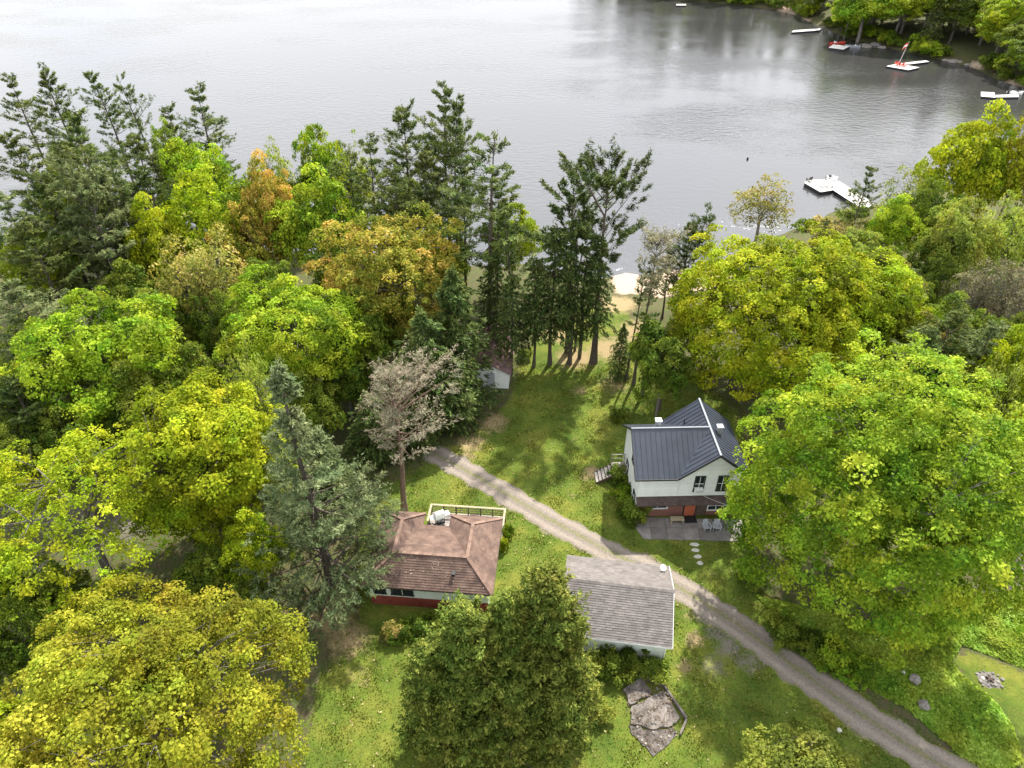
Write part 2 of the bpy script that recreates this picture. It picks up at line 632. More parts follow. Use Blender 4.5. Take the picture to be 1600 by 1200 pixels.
b.inputs['Specular IOR Level'].default_value = 0.15
bp = N('ShaderNodeBump', Strength=0.7, Distance=0.09)
l.new(math_('ADD', n_fine, math_('MULTIPLY', n_vf, 0.5)), bp.inputs['Height'])
l.new(bp.outputs['Normal'], b.inputs['Normal'])
me.materials.append(m)
ground = link('ground', me, kind='structure')

# ---- lake
m, n, l, b = new_mat('lake_water')
tc = N('ShaderNodeTexCoord')
mp = N('ShaderNodeMapping')
mp.inputs['Rotation'].default_value = (0, 0, R(12))
mp.inputs['Scale'].default_value = (0.55, 1.0, 1.0)
l.new(tc.outputs['Object'], mp.inputs['Vector'])


def wnoise(scale, detail, rough=0.55):
    q = N('ShaderNodeTexNoise', Scale=scale, Detail=detail, Roughness=rough)
    l.new(mp.outputs['Vector'], q.inputs['Vector'])
    return q.outputs['Fac']


wa, wb, wc = wnoise(1.1, 3), wnoise(0.045, 3), wnoise(3.6, 2)
hgt = math_('ADD', wa, math_('MULTIPLY', wc, 0.28))
gust = rmp(wb, [(0.38, (0.22, 0.22, 0.22)), (0.5, (0.55, 0.55, 0.55)), (0.62, (1, 1, 1))])
bp = N('ShaderNodeBump', Distance=0.16)
l.new(gust, bp.inputs['Strength'])
l.new(hgt, bp.inputs['Height'])
l.new(bp.outputs['Normal'], b.inputs['Normal'])
b.inputs['Base Color'].default_value = (0.040, 0.039, 0.039, 1)
b.inputs['Roughness'].default_value = 0.10
b.inputs['IOR'].default_value = 2.2
b.inputs['Specular IOR Level'].default_value = 0.5
g = Geo()
g.poly([(-1400, 20, -2.5), (1500, 20, -2.5), (1500, 2400, -2.5), (-1400, 2400, -2.5)])
g.build('lake', m, kind='structure')

# ---- driveway: gravel sheet with ragged edges, two wheel tracks and a grassy crown
m, n, l, b = new_mat('drive_gravel')
tc = N('ShaderNodeTexCoord')
n_mid, n_fine, n_vf = noise(1.3, 6, 0.7), noise(7, 6, 0.75), noise(34, 4, 0.7)
acr = attr('across')
trk = rmp(acr, [(0.0, (0, 0, 0)), (0.30, (0, 0, 0)), (0.5, (1, 1, 1)), (0.62, (1, 1, 1)), (0.85, (0, 0, 0))])
base = rmp(n_fine, [(0.25, (0.13, 0.110, 0.09)), (0.5, (0.21, 0.178, 0.148)), (0.75, (0.31, 0.26, 0.218))])
packed = rmp(n_fine, [(0.25, (0.24, 0.20, 0.165)), (0.75, (0.40, 0.34, 0.285))])
col = mixc(math_('MULTIPLY', trk, math_('ADD', 0.15, math_('MULTIPLY', n_mid, 0.9))), base, packed)
midg = rmp(math_('ADD', math_('MULTIPLY', acr, 1.6), math_('MULTIPLY', n_mid, 0.9)), [(0.48, (0.75, 0.75, 0.75)), (0.80, (0, 0, 0))])
edgeg = rmp(math_('ADD', acr, math_('MULTIPLY', math_('SUBTRACT', n_mid, 0.5), 0.7)), [(0.82, (0, 0, 0)), (1.0, (0.9, 0.9, 0.9))])
gcol = rmp(n_fine, [(0.3, (0.08, 0.11, 0.025)), (0.7, (0.21, 0.20, 0.06))])
col = mixc(math_('MULTIPLY', midg, 0.8), col, gcol)
col = mixc(edgeg, col, gcol)
vm = N('ShaderNodeVectorMath', operation='MULTIPLY')
l.new(col, vm.inputs[0])
l.new(rmp(n_vf, [(0.3, (0.7, 0.7, 0.7)), (0.7, (1.2, 1.2, 1.2))]), vm.inputs[1])
l.new(vm.outputs['Vector'], b.inputs['Base Color'])
b.inputs['Roughness'].default_value = 0.95
b.inputs['Specular IOR Level'].default_value = 0.15
bp = N('ShaderNodeBump', Strength=0.7, Distance=0.05)
l.new(n_vf, bp.inputs['Height'])
l.new(bp.outputs['Normal'], b.inputs['Normal'])
M_DRIVE = m
dp = []
for (x0, y0, w0), (x1, y1, w1) in zip(DRIVE[:-1], DRIVE[1:]):
    k = 12
    for i in range(k):
        t = i / k
        dp.append((x0 + (x1 - x0) * t, y0 + (y1 - y0) * t, w0 + (w1 - w0) * t))
dpa = np.array(dp)
ker = np.ones(9) / 9
for c in (0, 1):
    pad = np.concatenate([np.full(4, dpa[0, c]), dpa[:, c], np.full(4, dpa[-1, c])])
    dpa[4:-4, c] = np.convolve(pad, ker, 'valid')[4:-4]
rng = np.random.default_rng(5)
V, A = [], []
dpa[:, 2] *= 0.84
NA = 13
er = np.convolve(rng.normal(0, 0.30, len(dpa) + 2), np.ones(3) / 3, 'valid')
el_ = np.convolve(rng.normal(0, 0.30, len(dpa) + 2), np.ones(3) / 3, 'valid')
for i, (x, y, w) in enumerate(dpa):
    j0, j1 = max(i - 1, 0), min(i + 1, len(dpa) - 1)
    d = np.array([dpa[j1][0] - dpa[j0][0], dpa[j1][1] - dpa[j0][1]])
    d /= np.linalg.norm(d)
    s = np.array([-d[1], d[0]])
    for k in range(NA):
        a_ = -1 + 2 * k / (NA - 1)
        ww = w + (er[i] if a_ > 0 else el_[i]) * abs(a_) ** 3
        p = np.array([x, y]) + s * a_ * ww
        hz = 0.030 - 0.035 * abs(a_) ** 4 - 0.02 * math.exp(-((abs(a_) - 0.5) / 0.16) ** 2)
        V.append((p[0], p[1], hz + 0.006))
        A.append(abs(a_))
V = np.array(V)
ii = np.arange(len(dpa) * NA).reshape(len(dpa), NA)
q = np.stack([ii[:-1, :-1], ii[:-1, 1:], ii[1:, 1:], ii[1:, :-1]], -1).reshape(-1, 4)
me = np_mesh('driveway', V, quads=q[:, ::-1], smooth=True, mat=M_DRIVE)
a = me.attributes.new('across', 'FLOAT', 'POINT')
a.data.foreach_set('value', np.array(A, dtype=np.float32))
link('driveway', me, kind='structure')

# ------------------------------------------------------------------ tree makers
def unit(v):
    return v / np.maximum(np.linalg.norm(v, axis=-1, keepdims=True), 1e-9)


def cards(rng, C, Nrm, size, aspect=0.75, tint=None, axis_dir=None, axis_mix=0.0):
    """one diamond leaf per centre, returns V, quads, tint"""
    n_ = len(C)
    rd = unit(rng.normal(size=(n_, 3)))
    if axis_dir is not None:
        rd = unit(axis_dir * axis_mix + rd * (1 - axis_mix))
    a_ = unit(rd - Nrm * np.sum(rd * Nrm, 1, keepdims=True))
    b_ = np.cross(Nrm, a_)
    s = size * rng.uniform(0.45, 1.5, (n_, 1))
    fold = Nrm * s * rng.uniform(-0.18, 0.05, (n_, 1))
    V = np.empty((n_, 4, 3))
    V[:, 0] = C - a_ * s * 0.5
    V[:, 1] = C + b_ * s * 0.5 * aspect + fold
    V[:, 2] = C + a_ * s * 0.55
    V[:, 3] = C - b_ * s * 0.5 * aspect + fold
    q_ = np.arange(n_ * 4).reshape(n_, 4)
    return V.reshape(-1, 3), q_, np.repeat(tint, 4)


def limb(g, p0, p1, r0, r1, rr, sag=0.08, seg=4, sides=5):
    p0, p1 = Vector(p0), Vector(p1)
    L = (p1 - p0).length
    pts, rad = [], []
    for i in range(seg + 1):
        t = i / seg
        p = p0.lerp(p1, t)
        p += Vector((rr.uniform(-1, 1), rr.uniform(-1, 1), rr.uniform(-0.5, 0.5))) * L * 0.035 * (0 < i < seg)
        p.z += sag * L * math.sin(math.pi * t)
        pts.append(p)
        rad.append(r0 + (r1 - r0) * t)
    g.tube(pts, rad, sides)
    return pts


def make_broadleaf(seed, r=5.0, rz=4.5, zc=7.5, n_clump=150, per=150, leaf=0.3, clump=1.15, fill=0.5, low=-0.55, lobes=0.16, trunk_r=0.3, gap=0.0, twig=0.6, tip_bias=0.0, offset=(0, 0), multi=1, clump_flat=0.62):
    """returns (trunk mesh, crown mesh) in local metres, base at the origin"""
    rng = np.random.default_rng(seed)
    rr = random.Random(seed)
    n_o = int(n_clump * 0.58)
    kk = np.arange(n_o) + 0.5
    zz_ = 1 - (1 - low) * kk / n_o
    pp_ = kk * 2.399963
    rr_ = np.sqrt(np.maximum(1 - zz_ * zz_, 0))
    d_o = unit(np.stack([rr_ * np.cos(pp_), rr_ * np.sin(pp_), zz_], 1) + rng.normal(0, 0.55 / math.sqrt(n_o), (n_o, 3)))
    d_i = unit(rng.normal(size=(n_clump * 3, 3)))
    d_i = d_i[d_i[:, 2] > low][:n_clump - n_o]
    d = np.concatenate([d_o, d_i])
    n_c = len(d)
    ph = rng.uniform(0, 6.28, (5,))
    ax = unit(rng.normal(size=(5, 3)))
    lob = sum(np.sin(3.2 * (d @ ax[i]) * (1 + 0.35 * i) + ph[i]) for i in range(5)) / 5
    f = 1 + lobes * 2.2 * lob
    depth = 1 - fill * rng.random(n_c) ** 1.6
    depth[:n_o] = 1 - 0.50 * fill * rng.random(n_o)
    depth[n_o:] = 1 - min(0.85, fill * 1.7) * rng.random(len(depth) - n_o)
    if gap > 0:
        keep = (np.sin(5 * (d @ ax[0]) + ph[1]) + np.sin(6 * (d @ ax[2]) + ph[3]) + rng.normal(0, 0.4, n_c)) > -2 + 2.2 * gap
        d, f, depth = d[keep], f[keep], depth[keep]
        n_c = len(d)
    ka = max(6, n_o // 8)
    k2 = np.arange(ka) + 0.5
    z2_ = 1 - (1 - low) * k2 / ka
    r2_ = np.sqrt(np.maximum(1 - z2_ * z2_, 0))
    att = unit(np.stack([r2_ * np.cos(k2 * 2.399963 + 1.1), r2_ * np.sin(k2 * 2.399963 + 1.1), z2_], 1) + rng.normal(0, 0.5 / math.sqrt(ka), (ka, 3)))
    near = np.max(d @ att.T, 1)
    ang_ = np.arccos(np.clip(near, -1, 1)) / (1.9 / math.sqrt(ka))
    depth = depth * (1.04 - 0.17 * np.clip(ang_, 0, 1.3) ** 2)
    cc = d * (f * depth)[:, None] * np.array([r - clump * 0.6, r - clump * 0.6, rz - clump * 0.4])
    cc[:, 2] = np.where(cc[:, 2] < 0, cc[:, 2] * 0.9, cc[:, 2])
    cc += np.array([offset[0], offset[1], zc])
    cr = clump * rng.uniform(0.55, 1.45, n_c)
    # leaves
    k = np.maximum((per * (cr / clump) ** 2).astype(int), 8)
    ci = np.repeat(np.arange(n_c), k)
    nl = len(ci)
    outw = unit(cc - np.array([offset[0], offset[1], zc - rz * 0.3]))
    e = unit(rng.normal(size=(nl, 3)) + outw[ci] * 0.75 + np.array([0, 0, 0.45]))
    # each clump is itself a spray of small twig ends
    sub = unit(rng.normal(size=(n_c, 9, 3)) + outw[:, None, :] * 0.7 + np.array([0, 0, 0.4]))
    pick = sub[ci, rng.integers(0, 9, nl)]
    e2 = unit(e * 0.55 + pick * 0.9)
    rad = cr[ci] * (0.5 + 0.55 * rng.random(nl) ** 0.5)
    P = cc[ci] + e2 * rad[:, None] * np.array([1, 1, clump_flat]) + rng.normal(0, 0.06, (nl, 3))
    P[:, 2] -= 0.12 * cr[ci] * (1 - e2[:, 2])
    nrm = unit(e2 * 0.55 + outw[ci] * 0.25 + np.array([0, 0, 0.35]) + rng.normal(0, 0.48, (nl, 3)))
    ct = rng.normal(0.42 + tip_bias, 0.16, n_c)
    big = np.sin(2.1 * (d @ ax[3]) + ph[2]) * 0.13 + np.sin(4.7 * (d @ ax[4]) + ph[0]) * 0.07
    tint = np.clip((ct + big)[ci] + rng.normal(0, 0.13, nl), 0, 1)
    V_, q_, t_ = cards(rng, P, nrm, leaf, 0.78, tint)
    crown = np_mesh('crown', V_, quads=q_, tint=t_)
    # wood
    g = Geo()
    top = Vector((offset[0] * 0.8, offset[1] * 0.8, zc + rz * 0.25))
    forks = []
    for s_ in range(multi):
        bx, by = (0, 0) if multi == 1 else (rr.uniform(-1, 1) * r * 0.12, rr.uniform(-1, 1) * r * 0.12)
        tr = trunk_r / math.sqrt(multi)
        zt = zc - rz * 0.45
        if zt < 0.6:
            zt = 0.6
        mid = Vector((bx + offset[0] * 0.25 + rr.uniform(-.2, .2), by + offset[1] * 0.25 + rr.uniform(-.2, .2), zt))
        g.tube([(bx, by, -0.3), (bx, by, 0.15), (bx * 1.1, by * 1.1, zt * 0.5), mid], [tr * 1.5, tr * 1.15, tr, tr * 0.85], 8)
        t2 = top + Vector((bx * 3, by * 3, 0))
        pts = limb(g, mid, t2, tr * 0.8, tr * 0.25, rr, 0, 5, 6)
        forks += [mid] + pts[1:-1]
        for _ in range(max(4, 9 // multi)):
            a_ = rr.uniform(0, 6.28)
            e_ = rr.uniform(-0.1, 0.8)
            st = pts[rr.randrange(0, 3)]
            en = Vector((offset[0] + bx, offset[1] + by, zc)) + Vector((math.cos(a_) * math.cos(e_) * r, math.sin(a_) * math.cos(e_) * r, math.sin(e_) * rz)) * rr.uniform(0.42, 0.62)
            lp = limb(g, st, en, tr * 0.5, tr * 0.13, rr, 0.05, 4, 5)
            forks += lp[1:]
    fa = np.array([tuple(p) for p in forks])
    for i in range(n_c):
        if rr.random() < twig:
            dd = np.linalg.norm(fa - cc[i], axis=1) * rng.uniform(0.75, 1.35, len(fa)) + 2.0 * np.maximum(fa[:, 2] - cc[i][2], 0)
            j = int(np.argmin(dd))
            limb(g, fa[j], cc[i] + outw[i] * cr[i] * 0.25, trunk_r * 0.09 + 0.012, 0.010, rr, 0.06, 3, 3)
    wood = g.mesh('trunk', M_BARKG)
    wood.shade_smooth()
    return wood, crown


def make_conifer(seed, h=22.0, base=0.35, rmax=3.6, style='pine', dens=1.0, needle=0.42, width=0.30, wh_step=0.75, per_whorl=5, shape=None, trunk_r=0.28, bend=0.0, upsweep=0.35, gap=0.12, flat=0.35, dead=0.3, side=None, in0=0.2):
    """tall conifer: whorls of branches carrying flat pads of needle sprays"""
    rng = np.random.default_rng(seed)
    rr = random.Random(seed)
    g = Geo()
    ba = rr.uniform(0, 6.28)

    def tp(z):
        t = z / h
        return Vector((math.cos(ba) * bend * t * t * h + 0.10 * math.sin(t * 7 + seed), math.sin(ba) * bend * t * t * h + 0.10 * math.cos(t * 6 + seed), z))
    zs = [-0.4, 0.2] + [h * k / 10 for k in range(1, 10)] + [h * 0.985]
    g.tube([tp(z) for z in zs], [trunk_r * (1.35 if z < 0.3 else 1.0) * max(0.07, 1 - z / h) ** 0.8 for z in zs], 8)
    P, D, Nn, T = [], [], [], []
    if shape is None:
        def shape(t):
            return (1 - t) ** 0.55 * min(1.0, 0.5 + t * 2.0)
    z = h * base
    while z < h * 0.985:
        t = (z - h * base) / (h * (1 - base))
        L0 = rmax * shape(t)
        a0 = rr.uniform(0, 6.28)
        nb = per_whorl if t < 0.9 else max(3, per_whorl - 1)
        for k in range(nb):
            if rr.random() < gap:
                continue
            a_ = a0 + 6.283 * k / nb + rr.uniform(-0.35, 0.35)
            L = L0 * (rr.uniform(0.42, 1.25) if style != 'hemlock' else rr.uniform(0.6, 1.25))
            if side is not None:
                L *= 0.55 + 0.75 * max(0.0, math.cos(a_ - side))
            L = max(L, 0.25)
            if style == 'pine':
                e0 = -0.12 + upsweep * (0.4 + 1.4 * t) + rr.uniform(-0.15, 0.15)
                curve = 0.28
            elif style == 'hemlock':
                e0 = 0.10 - 0.35 * (1 - t) + rr.uniform(-0.1, 0.1)
                curve = -0.28
            else:
                e0 = 0.45 + 0.5 * t + rr.uniform(-0.15, 0.15)
                curve = 0.12
            p0 = tp(z + rr.uniform(-0.25, 0.25) * wh_step)
            dir0 = Vector((math.cos(a_) * math.cos(e0), math.sin(a_) * math.cos(e0), math.sin(e0)))
            sideV = Vector((-math.sin(a_), math.cos(a_), 0))
            wig = rr.uniform(-0.25, 0.25)
            pts = []
            for i in range(5):
                s_ = i / 4
                p = p0 + dir0 * (L * s_) + Vector((0, 0, curve * L * s_ * s_)) + sideV * (wig * L * s_ * s_)
                pts.append(p)
            g.tube(pts, [max(0.012, 0.011 * L + 0.014) * (1.25 - s_ / 4 * 1.1) for s_ in range(5)], 3, cap=False)
            if style == 'pine' and rr.random() < 0.0:
                continue
            # needles grow in tufts round the ends of side twigs
            s_min = {'pine': 0.36, 'open': in0}.get(style, 0.15)
            if style == 'hemlock':
                ntw, per = int(9 + 6 * L), int(2.6 * dens)
            else:
                ntw, per = int(7 + 4.4 * L), max(4, int(6.0 * dens))
            st_ = rng.uniform(s_min, 1.03, ntw) ** 0.8
            st_[0] = 1.0
            nn = ntw * per
            ti = np.repeat(np.arange(ntw), per)
            i0 = np.clip((st_ * 4).astype(int), 0, 3)
            pa = np.array([tuple(p) for p in pts])
            fr = st_ * 4 - i0
            wdt = L * flat * np.sin(np.clip(st_, 0.05, 1) * 2.5) * 0.9 + 0.10
            lat = rng.uniform(-1, 1, ntw)
            lat = np.sign(lat) * np.abs(lat) ** 0.6
            lat[0] = 0
            sv = np.array(tuple(sideV))
            dv = np.array(tuple((pts[4] - pts[2]).normalized()))
            tc_ = pa[i0] * (1 - fr)[:, None] + pa[np.minimum(i0 + 1, 4)] * fr[:, None]
            tc_ = tc_ + sv * (lat * wdt)[:, None] + dv * (np.abs(lat) * wdt * 0.45)[:, None]
            tc_[:, 2] += rng.normal(0, 0.03 * L + 0.03, ntw) + (-0.16 * np.abs(lat) * wdt if style == 'hemlock' else 0.10 * np.abs(lat) * wdt)
            tdir = unit(dv + sv * (lat * 0.9)[:, None])
            tl = (0.30 if style != 'hemlock' else 0.22) + 0.05 * L
            back = rng.uniform(-1.0, 0.25, nn)
            c_ = tc_[ti] + tdir[ti] * (back * tl)[:, None] + rng.normal(0, 0.085 if style != 'hemlock' else 0.06, (nn, 3))
            dd_ = unit(tdir[ti] + rng.normal(0, 0.55 if style != 'hemlock' else 0.3, (nn, 3)) + np.array([0, 0, 0.30 if style == 'pine' else -0.05]))
            P.append(c_)
            D.append(dd_)
            Nn.append(unit(np.array([0, 0, 1.0]) * 0.75 + np.array([math.cos(a_), math.sin(a_), 0]) * 0.25 + rng.normal(0, 0.40, (nn, 3))))
            tt_ = rng.normal(0.42, 0.13, ntw) + rr.uniform(-0.10, 0.10)
            T.append(np.clip(tt_[ti] + rng.normal(0, 0.10, nn) + 0.10 * (back > -0.2), 0, 1))
        z += wh_step * rr.uniform(0.7, 1.3) * (1.0 if t < 0.8 else 0.7)
    # dead stubs below the crown
    zz = h * base * 0.45
    while zz < h * base and dead > 0:
        if rr.random() < dead:
            a_ = rr.uniform(0, 6.28)
            p0 = tp(zz)
            L = rr.uniform(0.4, 1.6)
            g.tube([p0, p0 + Vector((math.cos(a_) * L, math.sin(a_) * L, rr.uniform(-0.1, 0.3)))], [0.03, 0.01], 3, cap=False)
        zz += 0.5
    # leader
    pt = tp(h * 0.985)
    nl = 26
    P.append(np.array(tuple(pt)) + rng.normal(0, 1, (nl, 3)) * np.array([0.16, 0.16, 0.35]))
    D.append(unit(rng.normal(0, 0.6, (nl, 3)) + np.array([0, 0, 1.0])))
    Nn.append(unit(rng.normal(size=(nl, 3))))
    T.append(np.full(nl, 0.6))
    P, D, Nn, T = np.concatenate(P), np.concatenate(D), np.concatenate(Nn), np.concatenate(T)
    V_, q_, t_ = cards(rng, P, Nn, needle, width, T, D, 0.8)
    crown = np_mesh('crown', V_, quads=q_, tint=t_)
    wood = g.mesh('trunk', M_BARK)
    wood.shade_smooth()
    return wood, crown


def set_mat(o, mat):
    o.material_slots[0].link = 'OBJECT'
    o.material_slots[0].material = mat


def plant(meshes, name, label, cat, x, y, leafmat, barkmat=None, s=1.0, sz=None, rz=0.0, lean=(0, 0), group=None, sink=0.05):
    o = thing(name, label, cat, (x, y, gz1(x, y) - sink), rz, group)
    o.rotation_euler = (Euler((lean[0], lean[1], 0)).to_matrix() @ Matrix.Rotation(rz, 3, 'Z')).to_euler()
    o.scale = (s, s, sz or s)
    wood, crown = meshes
    t_ = link('trunk', wood, o)
    if not wood.materials:
        wood.materials.append(M_BARK)
    set_mat(t_, barkmat or M_BARK)
    c_ = link('crown', crown, o)
    if not crown.materials:
        crown.materials.append(leafmat)
    set_mat(c_, leafmat)
    return o


# ------------------------------------------------------------------ building helpers
def plane_uv(poly):
    """u along the horizontal of the plane, v down the slope"""
    p = [Vector(q) for q in poly]
    nrm = Vector((0, 0, 0))
    for i in range(len(p)):
        nrm += p[i].cross(p[(i + 1) % len(p)])
    nrm.normalize()
    if nrm.z < -0.01:
        nrm.negate()
    u = Vector((0, 0, 1)).cross(nrm).normalized()
    v = nrm.cross(u).normalized()
    if v.z > 0:
        v.negate()
        u.negate()
    return p[0], u, v, nrm


def span(uv, axis_, val):
    """interval of a convex polygon in (u,v) cut at u=val (axis 0) or v=val (axis 1)"""
    out = []
    n_ = len(uv)
    for i in range(n_):
        a_, b_ = uv[i], uv[(i + 1) % n_]
        if (a_[axis_] - val) * (b_[axis_] - val) <= 0 and a_[axis_] != b_[axis_]:
            t = (val - a_[axis_]) / (b_[axis_] - a_[axis_])
            out.append(a_[1 - axis_] + t * (b_[1 - axis_] - a_[1 - axis_]))
    return (min(out), max(out)) if len(out) >= 2 else None


def shingles(g, poly, row=0.15, tab=0.33, th=0.016, seed=0, spread=0.25, lift=0.004, out=None):
    """lapped courses of separate tabs over a plane polygon"""
    rr = random.Random(seed)
    o, u, v, nrm = plane_uv(poly)
    if out is not None and nrm.dot(Vector(out)) < 0:
        nrm = -nrm
    uv = [((Vector(q) - o).dot(u), (Vector(q) - o).dot(v)) for q in poly]
    v0, v1 = min(q[1] for q in uv), max(q[1] for q in uv)
    k = 0
    vv = v0
    while vv < v1 - 0.01:
        ve = min(vv + row, v1)
        s0 = span(uv, 1, vv + 0.003)
        s1_ = span(uv, 1, ve - 0.003)
        if s0 and s1_:
            ua0, ub0, ua1, ub1 = s0[0], s0[1], s1_[0], s1_[1]
            lo, hi = min(ua0, ua1), max(ub0, ub1)
            x = lo - (tab * 0.5 if k % 2 else 0) - rr.uniform(0, 0.15) * tab
            while x < hi:
                xe = x + tab * (rr.uniform(0.9, 1.1) if tab < 3 else 1)
                a0, b0 = max(x, ua0), min(xe - 0.008, ub0)
                a1, b1 = max(x, ua1), min(xe - 0.008, ub1)
                if b0 - a0 > 0.02 or b1 - a1 > 0.02:
                    b0, b1 = max(b0, a0), max(b1, a1)
                    t_ = 0.5 + rr.uniform(-spread, spread)
                    h_ = th * rr.uniform(0.8, 1.25)
                    P0 = o + u * a0 + v * vv + nrm * lift
                    P1 = o + u * b0 + v * vv + nrm * lift
                    P2 = o + u * b1 + v * (ve + 0.004) + nrm * (lift + h_)
                    P3 = o + u * a1 + v * (ve + 0.004) + nrm * (lift + h_)
                    P4 = o + u * b1 + v * (ve + 0.004) + nrm * lift * 0.2
                    P5 = o + u * a1 + v * (ve + 0.004) + nrm * lift * 0.2
                    g.poly([P3, P2, P1, P0], t_)
                    g.poly([P5, P4, P2, P3], t_)
                x = xe
        vv += row
        k += 1


def seams(g, poly, step=0.42, w=0.035, h_=0.035):
    o, u, v, nrm = plane_uv(poly)
    uv = [((Vector(q) - o).dot(u), (Vector(q) - o).dot(v)) for q in poly]
    u0, u1 = min(q[0] for q in uv), max(q[0] for q in uv)
    x = u0 + step * 0.5
    while x < u1:
        s_ = span(uv, 0, x)
        if s_ and s_[1] - s_[0] > 0.1:
            a_, b_ = s_[0] + 0.03, s_[1] - 0.01
            q = []
            for hh in (-0.004, h_):
                for (du, vv) in ((-w / 2, a_), (w / 2, a_), (w / 2, b_), (-w / 2, b_)):
                    q.append(o + u * (x + du) + v * vv + nrm * hh)
            g.hexa(q)
        x += step


def window(parent, x, y, z, w, h_, face='y-', frame_mat=None, cols=2, rows=2, glass=None, depth=0.06, fw=0.07, arch=False, label=None):
    """window on a wall; the frame stands proud, the glass sits inside it.  x,y,z centre of the opening on the wall plane"""
    def T(a_, d_, zz):
        if face == 'y-':
            return (x + a_, y - d_, z + zz)
        return (x - d_, y - a_, z + zz)
    f = Geo()

    def bx(g, a0, a1, d0, d1, z0, z1):
        ps = [T(a0, d0, z0), T(a1, d0, z0), T(a1, d1, z0), T(a0, d1, z0), T(a0, d0, z1), T(a1, d0, z1), T(a1, d1, z1), T(a0, d1, z1)]
        g.hexa(ps)
    W, Hh = w / 2, h_ / 2
    bx(f, -W - fw, W + fw, 0, depth, Hh, Hh + fw)
    bx(f, -W - fw * 1.5, W + fw * 1.5, 0, depth + 0.03, -Hh - fw, -Hh)
    bx(f, -W - fw, -W, 0, depth, -Hh, Hh)
    bx(f, W, W + fw, 0, depth, -Hh, Hh)
    fo = f.build('window', frame_mat or M_DKTRIM, parent, label=label)
    p = Geo()
    for i in range(cols):
        for j in range(rows):
            pw, phh = w / cols, h_ / rows
            p2 = Geo()
            bx(p2, -W + i * pw + 0.018, -W + (i + 1) * pw - 0.018, 0.006, 0.016, -Hh + j * phh + 0.018, -Hh + (j + 1) * phh - 0.018)
            p2.build('pane', glass or M_GLASS, fo)
    s_ = Geo()
    for i in range(1, cols):
        xx = -W + i * w / cols
        bx(s_, xx - 0.017, xx + 0.017, 0.003, 0.04, -Hh, Hh)
    for j in range(1, rows):
        zz = -Hh + j * h_ / rows
        bx(s_, -W, W, 0.004, 0.045, zz - 0.017, zz + 0.017)
    if s_.v:
        s_.build('sash_bar', M_WHITE, fo)
    return fo


# materials of the buildings
M_SIDING = mat_noise('white_siding', [(0.3, (0.66, 0.68, 0.66)), (0.7, (0.80, 0.81, 0.78))], 1.2, 0.6, tint_amt=0.06)
M_WHITE = mat_noise('white_paint', [(0.3, (0.72, 0.72, 0.70)), (0.7, (0.82, 0.82, 0.80))], 3, 0.5)
M_METAL = mat_noise('dark_metal_roof', [(0.3, (0.026, 0.032, 0.046)), (0.7, (0.046, 0.055, 0.075))], 0.7, 0.42, 0.0, spec=0.6, stretch=(1, 1, 1))
M_DKTRIM = mat_noise('dark_trim', [(0.3, (0.02, 0.02, 0.022)), (0.7, (0.045, 0.042, 0.042))], 5, 0.55)
M_SHG = mat_noise('garage_shingle', [(0.25, (0.115, 0.102, 0.095)), (0.5, (0.155, 0.138, 0.128)), (0.8, (0.205, 0.183, 0.17))], 1.6, 0.95, tint_amt=0.16, detail=8, spec=0.2)
M_SHC = mat_noise('cabin_shingle', [(0.25, (0.080, 0.054, 0.045)), (0.45, (0.125, 0.082, 0.066)), (0.6, (0.17, 0.113, 0.088)), (0.8, (0.235, 0.165, 0.13))], 1.3, 0.95, tint_amt=0.14, detail=9, spec=0.2)
M_SHS = mat_noise('shed_shingle', [(0.25, (0.09, 0.055, 0.05)), (0.7, (0.22, 0.14, 0.12))], 3, 0.95, tint_amt=0.3)
M_SKIRT = mat_noise('skirt_shingle', [(0.25, (0.055, 0.04, 0.038)), (0.7, (0.11, 0.08, 0.07))], 3, 0.95, tint_amt=0.3)
M_GLASS, n, l, b = new_mat('window_glass')
b.inputs['Base Color'].default_value = (0.018, 0.022, 0.026, 1)
b.inputs['Roughness'].default_value = 0.06
M_GREENW = mat_noise('pale_green_board', [(0.3, (0.50, 0.56, 0.46)), (0.7, (0.62, 0.67, 0.56))], 1.6, 0.7, tint_amt=0.08)
M_REDW = mat_noise('red_board', [(0.3, (0.15, 0.032, 0.022)), (0.7, (0.25, 0.055, 0.035))], 2.2, 0.75, tint_amt=0.15)
M_ORDOOR = mat_noise('orange_door_paint', [(0.3, (0.34, 0.085, 0.04)), (0.7, (0.42, 0.12, 0.06))], 2, 0.5)
M_WOOD = mat_noise('weathered_wood', [(0.3, (0.22, 0.19, 0.17)), (0.7, (0.38, 0.34, 0.31))], 4, 0.85, 0.004, tint_amt=0.18, stretch=(1, 0.3, 1))
M_NEWWOOD = mat_noise('pale_wood', [(0.3, (0.27, 0.22, 0.14)), (0.7, (0.40, 0.34, 0.23))], 4, 0.75, tint_amt=0.1)
M_DARKWOOD = mat_noise('dark_wood', [(0.3, (0.05, 0.038, 0.03)), (0.7, (0.12, 0.085, 0.065))], 5, 0.8)
M_CONC = mat_noise('concrete', [(0.36, (0.05, 0.042, 0.034)), (0.5, (0.125, 0.107, 0.094)), (0.68, (0.195, 0.172, 0.155))], 1.6, 0.95, 0.02, detail=9, tint_amt=0.18)
M_SLAB = mat_noise('patio_slab', [(0.25, (0.11, 0.098, 0.09)), (0.5, (0.175, 0.157, 0.146)), (0.75, (0.24, 0.217, 0.203))], 1.3, 0.9, 0.01, detail=8, tint_amt=0.28)
M_STONE = mat_noise('field_stone', [(0.25, (0.13, 0.115, 0.10)), (0.7, (0.26, 0.235, 0.21))], 3, 0.9, 0.02, tint_amt=0.3)
M_PALESTONE = mat_noise('pale_stone', [(0.3, (0.42, 0.40, 0.35)), (0.7, (0.58, 0.55, 0.49))], 4, 0.9, 0.01)
